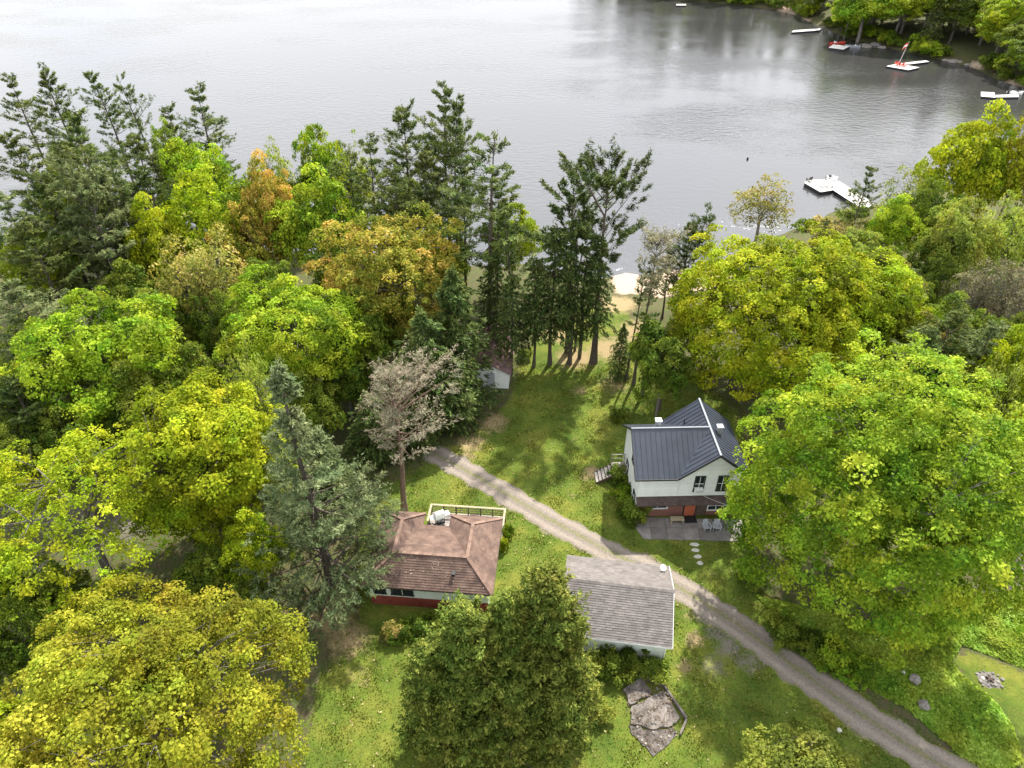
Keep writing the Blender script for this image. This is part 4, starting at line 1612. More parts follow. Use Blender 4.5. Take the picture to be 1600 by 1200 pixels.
t_ = thing('planter', 'pale round planter pot in front of the barbecue on the deck', 'planter', (q[0], q[1], 0.6), 0)
g = Geo()
g.tube([(0, 0, 0), (0, 0, 0.32), (0, 0, 0.36)], [0.17, 0.24, 0.26], 12)
g.build('pot', M_WHITE, t_)
g = Geo()
for k in range(26):
    a_ = k * 2.4
    e_ = 0.3 + 0.04 * k
    p0 = Vector((0, 0, 0.34))
    dd = Vector((math.cos(a_) * math.cos(e_), math.sin(a_) * math.cos(e_), math.sin(e_)))
    s_ = dd.cross(Vector((0, 0, 1))).normalized() * 0.03
    g.poly([p0, p0 + dd * 0.2 + s_, p0 + dd * 0.34, p0 + dd * 0.2 - s_], 0.4 + 0.02 * k)
g.build('plant', F['mid'], t_)
q = cw(2.4, 8.5)
t_ = thing('patio_table', 'small dark table with crossed legs against the far deck railing', 'table', (q[0], q[1], 0.6), 0.2)
g = Geo()
g.box(-0.35, 0.35, -0.22, 0.22, 0.48, 0.52)
g.build('table_top', M_DARKWOOD, t_)
for sx in (-1, 1):
    g = Geo()
    g.bar((sx * 0.3, -0.2, 0), (sx * 0.3, 0.2, 0.48), 0.04)
    g.bar((sx * 0.3 - 0.042 * sx, 0.2, 0), (sx * 0.3 - 0.042 * sx, -0.2, 0.48), 0.04)
    g.build('leg', M_DARKWOOD, t_)

# ------------------------------------------------------------------ the shed under the hemlocks
shd = thing('shed', 'narrow shed with brown shingle roof and white side wall, half hidden by the hemlock', 'shed', (-0.35, 57.6, 0), R(-4.5))
g = Geo()
g.box(-3.6, 0, 0, 0.1, 0, 2.0)
g.box(-0.1, 0, 0.1, 7.2, 0, 2.0)
g.box(-3.6, -3.5, 0.1, 7.2, 0, 2.0)
g.box(-3.6, 0, 7.2, 7.3, 0, 2.0)
wall(g, [(-3.6, 0.0, 2.0), (0, 0.0, 2.0), (-1.8, 0.0, 2.95)], (0, 0.1, 0))
wall(g, [(-3.6, 7.2, 2.0), (0, 7.2, 2.0), (-1.8, 7.2, 2.95)], (0, 0.1, 0))
g.build('wall', M_SIDING, shd)
for pl in ([(0.25, -0.3, 1.95), (0.25, 7.5, 1.95), (-1.8, 7.5, 3.1), (-1.8, -0.3, 3.1)], [(-1.8, -0.3, 3.1), (-1.8, 7.5, 3.1), (-3.85, 7.5, 1.95), (-3.85, -0.3, 1.95)]):
    g = Geo()
    g.slab(pl, 0.08)
    ro = g.build('roof_slope', M_SHS, shd)
    g = Geo()
    shingles(g, pl, 0.2, 0.33, 0.02, 31, 0.4, 0.006)
    g.build('shingles', M_SHS, ro, kind='stuff')
g = Geo()
g.box(0.012, 0.035, 2.4, 3.4, 0.3, 1.5)
g.build('window', M_DKTRIM, shd)
g = Geo()
g.box(-2.2, -1.4, -0.03, -0.004, 0.02, 1.9)
g.build('door', M_GREYP, shd)
t_ = thing('porch_railing', 'dark wooden rail fence at the lake end of the shed', 'railing', (-0.35, 57.6, 0), R(-4.5))
for k in range(4):
    g = Geo()
    g.box(-3.4 + 1.3 * k, -3.3 + 1.3 * k, 9.2, 9.3, 0, 1.35)
    g.build('railing_post', M_DARKWOOD, t_)
for zz in (0.75, 1.25):
    g = Geo()
    g.bar((-3.4, 9.17, zz), (0.7, 9.17, zz), 0.04, 0.12)
    g.build('rail', M_DARKWOOD, t_)

# ------------------------------------------------------------------ concrete ruin, stones, fire pit
ruin = thing('concrete_foundation', 'broken grey concrete foundation slab covered in rubble behind the garage', 'concrete slab', (8.8, 23.6, 0), 0)
def jag(pts, z_, n_=5, amp=0.07, seed=0):
    r_ = random.Random(seed)
    out = []
    for i in range(len(pts)):
        a_, b_ = pts[i], pts[(i + 1) % len(pts)]
        for k in range(n_):
            t = k / n_
            q = amp if k else amp * 0.4
            out.append(rel((a_[0] + (b_[0] - a_[0]) * t + r_.uniform(-q, q), a_[1] + (b_[1] - a_[1]) * t + r_.uniform(-q, q)), z_))
    return out


outl = [at(*p) for p in ((975, 1080), (1005, 1062), (1040, 1075), (1068, 1125), (1058, 1148), (1020, 1182), (990, 1150), (978, 1110))]
mid_a, mid_b = at(984, 1103), at(1018, 1085)


def rel(p, z_):
    return (p[0] - 8.8, p[1] - 23.6, z_)


g = Geo()
g.slab(jag([outl[0], mid_a, mid_b, outl[1]], 0.22, seed=1), 0.35, 0.5)
g.build('slab', M_CONC, ruin)
g = Geo()
c1_, c2_ = at(986, 1106), at(1020, 1088)
g.slab(jag([c1_, at(985, 1132), at(1020, 1141), at(1050, 1135), at(1062, 1124), at(1036, 1082), c2_], 0.17, seed=2), 0.35, 0.8)
g.build('slab', M_CONC, ruin)
g = Geo()
g.slab(jag([at(983, 1134), at(990, 1150), at(1020, 1182), at(1058, 1150), at(1052, 1137), at(1020, 1144)], 0.07, amp=0.12, seed=3), 0.3, 0.1)
g.build('slab', M_CONC, ruin)
g = Geo()
for a_, b_ in ((at(1037, 1074), at(1072, 1125)), (at(974, 1082), at(1004, 1060)), (at(1072, 1127), at(1062, 1150)), (at(1005, 1060), at(1037, 1073))):
    g.bar(rel(a_, 0.16), rel(b_, 0.16), 0.13, 0.3, 0.5)
g.build('kerb', M_CONC, ruin)
rr = random.Random(77)
for k in range(70):
    px, py = rr.uniform(983, 1062), rr.uniform(1066, 1172)
    x, y = at(px, py)
    if not in_poly(np.array([x]), np.array([y]), outl)[0]:
        continue
    g = Geo()
    r_ = rr.uniform(0.04, 0.12)
    g.blob(rel((x, y), 0.2 if py < 1135 else 0.1), r_, k, 0.45, rr.random(), 6, 4)
    g.build('rubble', M_STONE, ruin)
g = Geo()
rng = np.random.default_rng(3)
for k in range(520):
    px, py = rr.uniform(978, 1066), rr.uniform(1068, 1180)
    x, y = at(px, py)
    if in_poly(np.array([x]), np.array([y]), outl)[0]:
        z_ = 0.24 if py < 1135 else 0.12
        s_ = rr.uniform(0.03, 0.08)
        a_ = rr.uniform(0, 6.28)
        p = Vector(rel((x, y), z_))
        g.poly([p + Vector((math.cos(a_), math.sin(a_), 0.1)) * s_, p + Vector((-math.sin(a_), math.cos(a_), 0.3)) * s_ * .6, p - Vector((math.cos(a_), math.sin(a_), 0)) * s_, p + Vector((math.sin(a_), -math.cos(a_), 0)) * s_ * .6], rr.random())
g.build('leaf_litter', mat_noise('dead_leaf', [(0.3, (0.05, 0.035, 0.022)), (0.7, (0.15, 0.10, 0.06))], 3, 0.9, tint_amt=0.4), ruin, kind='stuff')

fp = thing('fire_pit', 'ring of stones round a burnt fire pit in the small lawn at the right edge', 'fire pit', (*at(1546, 1062), 0), 0)
for k in range(15):
    a_ = k * 2 * math.pi / 15
    g = Geo()
    q_ = rr.uniform(0.3, 0.8)
    g.blob((q_ * math.cos(a_) * 1.15, q_ * math.sin(a_), 0.05), rr.uniform(0.07, 0.16), k + 5, 0.5, rr.random(), 6, 4)
    g.build('stone', M_PALESTONE if k == 7 else M_STONE, fp)
g = Geo()
g.blob((0, 0, -0.03), 0.75, 3, 0.12, 0.3, 12, 5)
g.build('ash', mat_noise('ash', [(0.3, (0.06, 0.055, 0.05)), (0.7, (0.24, 0.22, 0.2))], 9, 0.95), fp)
g = Geo()
for k in range(5):
    a_ = k * 1.3
    g.bar((0.3 * math.cos(a_), 0.3 * math.sin(a_), 0.1), (-0.25 * math.cos(a_ + .4), -0.25 * math.sin(a_ + .4), 0.16), 0.06)
g.build('charred_log', M_DARKWOOD, fp)
for (px, py, r_, mt, lb) in ((1408, 1056, 0.20, M_PALESTONE, 'white boulder in the leafy bed beside the drive'), (1426, 1068, 0.38, M_STONE, 'brown-grey boulder in the leafy bed below the white one'), (1311, 1141, 0.16, M_PALESTONE, 'small pale rock in the lawn at the edge of the drive near the bottom'),
                              (1440, 1108, 0.35, M_STONE, 'brown boulder among dark weeds in the middle of the leafy bed')):
    g = Geo()
    x, y = at(px, py)
    g.blob((0, 0, r_ * (1.0 if r_ > 0.17 else 0.3)), r_, int(px), 0.7, 0.6, 8, 6)
    o = g.build('boulder', mt)
    o.location = (x, y, 0.14 if px > 1350 else 0)
    tag(o, lb, 'rock')

# ------------------------------------------------------------------ docks and what stands on them
WZ = -2.5


def planks(parent, quad, n_, z_, mat=M_WOOD, th=0.05):
    """boards across a quad p0-p1 / p3-p2 (world xy), as separate planks"""
    p0, p1, p2, p3 = [Vector((q[0], q[1], z_)) for q in quad]
    for k in range(n_):
        t0, t1 = k / n_, (k + 0.93) / n_
        g = Geo()
        g.slab([p0.lerp(p1, t0), p0.lerp(p1, t1), p3.lerp(p2, t1), p3.lerp(p2, t0)], th, rr.random())
        o = g.build('plank', mat, parent)
        o.location = -Vector(parent.location)


def floats(parent, quad, z0, z1, name='float'):
    p = [Vector((q[0], q[1], z1)) for q in quad]
    g = Geo()
    g.slab(p, z1 - z0)
    o = g.build(name, M_BLACK, parent)
    o.location = -Vector(parent.location)


def W(px, py, z_=WZ + 0.55):
    return at(px, py, z_)


M_DOCKW = mat_noise('bleached_dock_wood', [(0.3, (0.50, 0.47, 0.43)), (0.7, (0.66, 0.63, 0.59))], 2, 0.8, tint_amt=0.08)
c_ = W(1300, 295)
dock = thing('dock', 'large white floating dock with angled platform nearest the beach, white chairs on it', 'dock', (c_[0], c_[1], 0), 0)
pa, pb_, pc, pd, pe = W(1258, 285), W(1266, 281), W(1305, 280), W(1312, 287), W(1301, 296)
pf = W(1283, 299)
plat = [pa, pf, pe, pd, pc, pb_]
ctr = np.mean(np.array(plat), 0)
# platform: two plank fields
planks(dock, [W(1256, 285), W(1282, 300), W(1308, 281), W(1266, 281)], 12, WZ + 0.55, M_DOCKW)
planks(dock, [W(1283, 300), W(1301, 297), W(1313, 284), W(1305, 281)], 6, WZ + 0.552, M_DOCKW)
planks(dock, [W(1302, 297), W(1350, 328), W(1366, 318), W(1313, 284)], 26, WZ + 0.551, M_DOCKW)
floats(dock, [W(1257, 286), W(1282, 300), W(1307, 282), W(1266, 282)], WZ - 0.1, WZ + 0.47)
floats(dock, [W(1284, 300), W(1301, 297), W(1312, 285), W(1306, 282)], WZ - 0.1, WZ + 0.468)
floats(dock, [W(1303, 297), W(1350, 327), W(1365, 318), W(1313, 285)], WZ - 0.1, WZ + 0.469)
chs = [(1284, 291, 150), (1291, 291, 190), (1302, 291, 120), (1295, 284, 30), (1304, 282, 60)]
for k, (px, py, rz_) in enumerate(chs):
    x, y = W(px, py)
    armchair('dock_chair', ['white slatted chair on the near dock, left one of the pair in the middle', 'white slatted chair on the near dock, right one of the pair in the middle', 'white slatted chair on the near dock where the walkway begins',
                            'white slatted chair at the far edge of the near dock beside the black one', 'white slatted chair at the far corner of the near dock above the walkway'][k], M_WHITE, x, y, R(rz_), 'white chairs on the near dock', WZ + 0.56)
for k, (px, py, rz_) in enumerate(((1264, 283, 200), (1293.5, 280, 170))):
    x, y = W(px, py)
    armchair('dock_chair', ['black chair at the left tip of the near dock', 'black chair at the far edge of the near dock'][k], M_BLACK, x, y, R(rz_), None, WZ + 0.56)
# far docks
def simple_dock(label, quads, ns, mat=M_DOCKW, group=None):
    c_ = quads[0][0]
    d = thing('dock', label, 'dock', (c_[0], c_[1], 0), 0, group)
    for q, n_ in zip(quads, ns):
        planks(d, q, n_, WZ + 0.5, mat)
        floats(d, q, WZ - 0.1, WZ + 0.44)
    return d


simple_dock('long thin white dock below the small beach on the far shore, farthest of the docks', [[W(1237, 50), W(1280, 47), W(1284, 44), W(1240, 47)]], [18])
simple_dock('square white swim raft with a red boat beside it off the far shore', [[W(1295, 74), W(1318, 77), W(1328, 72), W(1302, 69)]], [8])
simple_dock('T-shaped dock with red chairs and a flag pole off the far shore', [[W(1385, 103), W(1420, 109), W(1437, 105), W(1402, 99)], [W(1406, 98.5), W(1412, 101), W(1452, 96), W(1447, 94)]], [12, 14])
simple_dock('white floating dock with a narrow gangway at the right edge of the lake', [[W(1533, 150), W(1556, 152), W(1554, 144), W(1533, 143)], [W(1557, 151.5), W(1592, 151), W(1592, 147), W(1556, 148)]], [8, 12])
simple_dock('tiny grey dock far away at the top edge of the lake', [[W(1057, 8), W(1072, 8), W(1072, 6), W(1057, 6)]], [5])
for k, (px, py) in enumerate(((1400, 101), (1403.5, 102.5), (1409, 102.8), (1413, 103.8))):
    x, y = W(px, py)
    armchair('dock_chair', ['leftmost of the red chairs beside the flag pole', 'second red chair from the left beside the flag pole', 'third red chair from the left beside the flag pole', 'rightmost of the red chairs beside the flag pole'][k], M_RED, x, y, R(160 + 20 * k), 'red chairs on the flag dock', WZ + 0.5, 1.1)
x, y = W(1404, 100)
fl = thing('flag_pole', 'tall leaning flag pole with a limp red and white flag beside the red chairs', 'flag pole', (x, y, WZ + 0.5), 0)
g = Geo()
g.tube([(0, 0, 0), (1.0, 0, 5.6)], [0.06, 0.04], 6)
g.build('pole', M_WHITE, fl)
for i_, (z0, z1, mt) in enumerate(((5.3, 4.9, M_RED), (4.9, 4.4, M_WHITE), (4.4, 4.0, M_RED))):
    g = Geo()
    seg = 6
    for k in range(seg):
        a_, b_ = k / seg, (k + 1) / seg
        def fp_(t, z_):
            return (0.98 * z_ / 5.6 - 0.02 - 1.0 * t, 0.12 * math.sin(5 * t + z_), z_ - 0.75 * t * t)
        g.poly([fp_(a_, z0), fp_(a_, z1), fp_(b_, z1), fp_(b_, z0)])
    g.build('flag_stripe', mt, fl)


def boat(label, px, py, rz_, Lb=5.0, hull=M_WHITE, inner=M_GREYP):
    x, y = at(px, py, WZ + 0.3)
    t_ = thing('motor_boat', label, 'boat', (x, y, WZ), R(rz_))
    g = Geo()
    sec = [(-Lb / 2, 0.85, 0.62), (-Lb / 4, 0.95, 0.62), (Lb * 0.15, 0.9, 0.66), (Lb * 0.38, 0.5, 0.74), (Lb / 2, 0.04, 0.82)]
    for (x0, w0, h0), (x1, w1, h1) in zip(sec[:-1], sec[1:]):
        for s_ in (-1, 1):
            g.poly([(x0, s_ * w0 * 0.6, -0.1), (x1, s_ * w1 * 0.6, -0.1), (x1, s_ * w1, h1), (x0, s_ * w0, h0)][::s_])
            g.poly([(x0, s_ * w0, h0), (x1, s_ * w1, h1), (x1, s_ * w1 * 0.82, h1 + 0.02), (x0, s_ * w0 * 0.82, h0 + 0.02)][::s_])
    g.poly([(-Lb / 2, -0.51, -0.1), (-Lb / 2, 0.51, -0.1), (-Lb / 2, 0.85, 0.62), (-Lb / 2, -0.85, 0.62)])
    g.build('hull', hull, t_)
    g = Geo()
    g.poly([(-Lb / 2 + .05, -0.7, 0.25), (Lb * 0.15, -0.75, 0.25), (Lb * 0.4, -0.3, 0.3), (Lb * 0.4, 0.3, 0.3), (Lb * 0.15, 0.75, 0.25), (-Lb / 2 + .05, 0.7, 0.25)])
    g.build('cockpit_floor', inner, t_)
    g = Geo()
    g.box(-Lb / 2 - 0.3, -Lb / 2, -0.18, 0.18, 0.1, 1.05)
    g.build('outboard_motor', M_BLACK, t_)
    g = Geo()
    g.poly([(0.3, -0.7, 0.68), (0.3, 0.7, 0.68), (0.0, 0.6, 1.1), (0.0, -0.6, 1.1)])
    g.build('windscreen', M_GLASS, t_)
    for yy in (-0.35, 0.35):
        g = Geo()
        g.box(-0.7, -0.3, yy - 0.2, yy + 0.2, 0.26, 0.62)
        g.box(-0.78, -0.7, yy - 0.2, yy + 0.2, 0.26, 0.95)
        g.build('seat', M_WHITE, t_)


boat('red and white motor boat moored behind the square raft', 1308, 68, 10, 5.2, M_RED)
boat('small white motor boat lying at the gangway by the right edge of the lake', 1587, 146, 5, 3.6)
boat('grey boat pulled up against the rocks right of the square raft', 1332, 73, 165, 4.2, M_GREYP)
bh = thing('boathouse', 'tiny brown boathouse far away on the shore at the top of the picture', 'boathouse', (*at(1212, 8, -2.0), -2.4), R(20))
g = Geo()
g.box(-2.5, 2.5, -2, 2, 0, 2.4)
g.build('wall', M_DARKWOOD, bh)
g = Geo()
g.slab([(-2.9, -2.4, 2.3), (2.9, -2.4, 2.3), (2.9, 0, 3.9), (-2.9, 0, 3.9)], 0.1)
g.slab([(-2.9, 0, 3.9), (2.9, 0, 3.9), (2.9, 2.4, 2.3), (-2.9, 2.4, 2.3)], 0.1)
g.build('roof', M_SHS, bh)
g = Geo()
g.box(-1.2, 1.2, -2.03, -2.005, 0.05, 2.0)
g.build('door', M_GREYP, bh)
x, y = at(1168, 249, WZ)
g = Geo()
g.tube([(0, 0, -0.2), (0, 0, 0.1), (0, 0, 0.3), (0, 0, 0.42)], [0.16, 0.2, 0.16, 0.05], 8)
o = g.build('mooring_buoy', M_BLACK)
o.location = (x, y, WZ)
tag(o, 'small dark mooring buoy alone on the open lake', 'buoy')
x, y = at(1011, 462, -1.2)
armchair('beach_chair', 'dark chair alone on the sandy beach behind the thin pine trunks', M_BLACK, x, y, R(150), None, gz1(x, y), 1.15)
# rocks of the far shore
for k, (px, py, r_) in enumerate(((1352, 73, 2.0), (1368, 70, 1.7), (1378, 75, 1.3), (1490, 97, 1.6), (1500, 98, 1.3), (1478, 95, 1.1), (1512, 102, 1.0))):
    x, y = at(px, py, WZ)
    g = Geo()
    g.blob((0, 0, 0.1), r_, k + 50, 0.35, 0.6, 9, 6)
    o = g.build('shore_rock', M_STONE)
    o.location = (x, y, WZ)
    tag(o, ['wide flat grey rock at the waterline right of the boats', 'grey rock second from the left at the far waterline', 'low grey rock right of the boats, smallest of its three', 'pale rock at the waterline left of the grass clearing, biggest of four',
            'pale rock at the waterline in the middle of four', 'pale rock at the waterline nearest the flag dock', 'small pale rock at the waterline nearest the right edge'][k], 'rock', 'rocks along the far waterline')

# ------------------------------------------------------------------ trees
def spot(px, py, z):
    """x, y of something at height z above the local ground"""
    x, y = at(px, py, z)
    for _ in range(3):
        x, y = at(px, py, z + gz1(x, y))
    return x, y


def rad_of(px_w, x, y, z):
    return px_w * depth_of(x, y, z) / FPX


# ---- prototypes shared by the many trees of the woods
BL = [make_broadleaf(101, 4.5, 4.3, 6.2, 190, 120, 0.22, 0.9, lobes=0.2, trunk_r=0.2, twig=0.5),
      make_broadleaf(102, 4.5, 4.8, 6.5, 190, 120, 0.23, 0.95, lobes=0.24, trunk_r=0.22, twig=0.5, gap=0.2),
      make_broadleaf(103, 4.5, 4.0, 5.8, 220, 100, 0.21, 0.8, lobes=0.26, trunk_r=0.18, twig=0.5, gap=0.3)]
BSP = [make_broadleaf(111, 4.5, 4.6, 6.4, 120, 46, 0.22, 1.0, fill=0.6, lobes=0.18, trunk_r=0.2, twig=1.0, gap=0.3, multi=3),
       make_broadleaf(112, 4.5, 4.2, 6.0, 130, 55, 0.22, 1.0, fill=0.55, lobes=0.2, trunk_r=0.2, twig=1.0, gap=0.2)]
BUSH = [make_broadleaf(121, 1.5, 1.1, 0.75, 36, 90, 0.16, 0.48, low=-0.35, lobes=0.2, trunk_r=0.05, twig=0.2),
        make_broadleaf(122, 1.5, 1.0, 0.7, 42, 80, 0.15, 0.42, low=-0.35, lobes=0.25, trunk_r=0.05, twig=0.3)]
PSH = lambda t: (1 - t) ** 0.6 * min(1.0, 0.45 + t * 2.0) + 0.10 * math.sin(t * 21)
PN = [make_conifer(201, 22, 0.28, 5.0, 'pine', 1.75, 0.44, 0.24, 1.15, 5, bend=0.03, gap=0.18, flat=0.42, shape=PSH),
      make_conifer(202, 22, 0.38, 4.9, 'pine', 1.70, 0.44, 0.24, 1.30, 5, bend=-0.02, gap=0.25, flat=0.42, shape=PSH),
      make_conifer(203, 22, 0.22, 5.2, 'pine', 1.85, 0.44, 0.24, 1.05, 5, gap=0.16, flat=0.45, shape=PSH),
      make_conifer(204, 22, 0.50, 4.2, 'pine', 1.5, 0.42, 0.24, 1.45, 4, bend=0.05, gap=0.40, side=0.3, flat=0.4, shape=lambda t: (1 - t) ** 0.45 * 0.9)]
HM = [make_conifer(211, 14, 0.08, 4.0, 'hemlock', 2.1, 0.36, 0.36, 0.62, 6, flat=0.42, gap=0.10, upsweep=0.1, trunk_r=0.22, shape=lambda t: (1 - t) ** 0.7 * min(1, 0.8 + t) + 0.08 * math.sin(t * 25)),
      make_conifer(212, 14, 0.12, 3.7, 'hemlock', 2.0, 0.36, 0.36, 0.66, 6, flat=0.42, gap=0.14, upsweep=0.1, trunk_r=0.2, shape=lambda t: (1 - t) ** 0.6 * min(1, 0.7 + t) + 0.10 * math.sin(t * 19))]
HM.append(make_conifer(213, 16, 0.33, 3.6, 'hemlock', 2.6, 0.36, 0.36, 0.7, 6, flat=0.42, gap=0.16, upsweep=0.1, trunk_r=0.24, shape=lambda t: (1 - t) ** 0.55 * min(1, 0.75 + t) + 0.10 * math.sin(t * 22), dead=0.5))
UMB = lambda t: min(1.0, 0.25 + t * 1.3) * (1 - max(0, t - 0.72) * 2.6)

_seed = [0]
trees = []


def vary():
    _seed[0] += 1
    return random.Random(_seed[0] * 7 + 3)


def leafy(proto, px, py, hw, zc, mat, label, cat='tree', name='broadleaf_tree', group=None, bark=None, sq=1.0):
    """copy of a broadleaf prototype whose crown centre stands at height zc where the photo shows it"""
    rr = vary()
    x, y = spot(px, py, zc)
    r = rad_of(hw, x, y, zc)
    pr_zc = {id(BL[0]): 6.2, id(BL[1]): 6.5, id(BL[2]): 5.8, id(BSP[0]): 6.4, id(BSP[1]): 6.0}[id(proto)]
    s = r / 4.5
    return plant(proto, name, label, cat, x, y, mat, bark or M_BARKG, s, max(zc / pr_zc, s * 0.8) if sq == 1.0 else s * sq, rr.uniform(0, 6.28), group=group)


def pine(proto, px, py, h, label, mat=None, lean=(0, 0), wide=1.0, name='pine_tree', group=None, bark=None, ph=22.0):
    """copy of a conifer prototype of height h whose tip is seen at px,py"""
    rr = vary()
    x, y = spot(px, py, h)
    s = h / ph
    if lean != (0, 0):          # keep the tip where it is seen
        x -= math.sin(lean[1]) * h
        y += math.sin(lean[0]) * h
    return plant(proto, name, label, 'tree', x, y, mat or F['pine'], bark or M_BARK, s * wide, s, rr.uniform(0, 6.28), lean, group)


def big_leafy(seed, px, py, hw, zc, rzf, mat, label, name='maple_tree', bark=None, off=(0, 0), **kw):
    x, y = spot(px, py, zc)
    r = rad_of(hw, x, y, zc)
    ms = make_broadleaf(seed, r, r * rzf, zc, offset=off, **kw)
    return plant(ms, name, label, 'tree', x - off[0], y - off[1], mat, bark or M_BARKG)


# big foreground broadleaf trees
big_leafy(1, 1386, 775, 230, 9.6, 0.96, F['green'], 'huge dense bright green maple right of the white house, biggest tree of all', n_clump=820, per=180, leaf=0.19, clump=0.95, fill=0.5, low=-0.66, lobes=0.22, trunk_r=0.42, twig=0.1, clump_flat=0.7)
big_leafy(2, 1200, 492, 160, 8.6, 0.92, F['yellow'], 'broad yellow-green maple directly behind the white house', n_clump=520, per=155, leaf=0.22, clump=1.0, fill=0.4, low=-0.7, lobes=0.18, trunk_r=0.45, twig=0.15, off=(1.8, 0.0), multi=1, bark=M_BARK)
big_leafy(3, 1325, 485, 112, 7.6, 0.85, F['yellow'], 'yellow-green maple joined to the right side of the broad one behind the house', n_clump=330, per=145, leaf=0.22, clump=1.0, fill=0.4, low=-0.7, lobes=0.2, trunk_r=0.35, twig=0.15, bark=M_BARK)
big_leafy(4, 232, 1112, 240, 8.2, 0.78, F['gold'], 'golden yellow round maple filling the bottom left corner', n_clump=560, per=165, leaf=0.155, clump=0.82, fill=0.5, low=-0.6, lobes=0.24, trunk_r=0.4, twig=0.25)
big_leafy(5, 120, 800, 170, 8.0, 0.85, F['yellow'], 'loose yellow-green maple at the left edge with grey paving showing through its twigs', n_clump=300, per=115, leaf=0.17, clump=0.78, fill=0.35, low=-0.55, lobes=0.2, trunk_r=0.3, twig=0.45, gap=0.35)
big_leafy(6, 325, 720, 128, 9.0, 1.15, F['yellow'], 'tall yellow-green maple with reddish tips just left of the blue-green pine', n_clump=420, per=140, leaf=0.2, clump=0.88, fill=0.5, low=-0.85, lobes=0.2, trunk_r=0.3, twig=0.4, multi=3, bark=M_BARK, tip_bias=0.05)
big_leafy(7, 165, 560, 112, 9.0, 0.9, F['lime'], 'vivid green maple with pointed boughs at the left, behind the loose yellow-green one', n_clump=250, per=140, leaf=0.22, clump=1.05, fill=0.45, low=-0.6, lobes=0.26, trunk_r=0.3, twig=0.3, gap=0.15)
big_leafy(8, 462, 525, 108, 9.0, 0.92, F['lime'], 'round lime green tree in the middle of the left wood', n_clump=320, per=135, leaf=0.2, clump=0.88, fill=0.4, low=-0.6, lobes=0.2, trunk_r=0.3, twig=0.4)
big_leafy(9, 610, 435, 118, 10.0, 0.95, F['orange'], 'big maple flushed orange and tan left of the dark pines', n_clump=400, per=135, leaf=0.22, clump=0.95, fill=0.45, low=-0.7, lobes=0.22, trunk_r=0.35, twig=0.3)
# bottom right shrub tree
big_leafy(10, 1255, 1215, 98, 3.2, 0.62, F['pale'], 'pale yellow-green small tree cut by the bottom edge below the drive', n_clump=110, per=120, leaf=0.17, clump=0.65, fill=0.5, low=-0.5, lobes=0.2, trunk_r=0.14, twig=1.0, gap=0.2)
big_leafy(11, 25, 1175, 85, 5.0, 0.9, F['yellow'], 'yellow tree cut off by the bottom left corner', n_clump=90, per=120, leaf=0.22, clump=0.9, fill=0.5, lobes=0.2, trunk_r=0.2, twig=0.8)

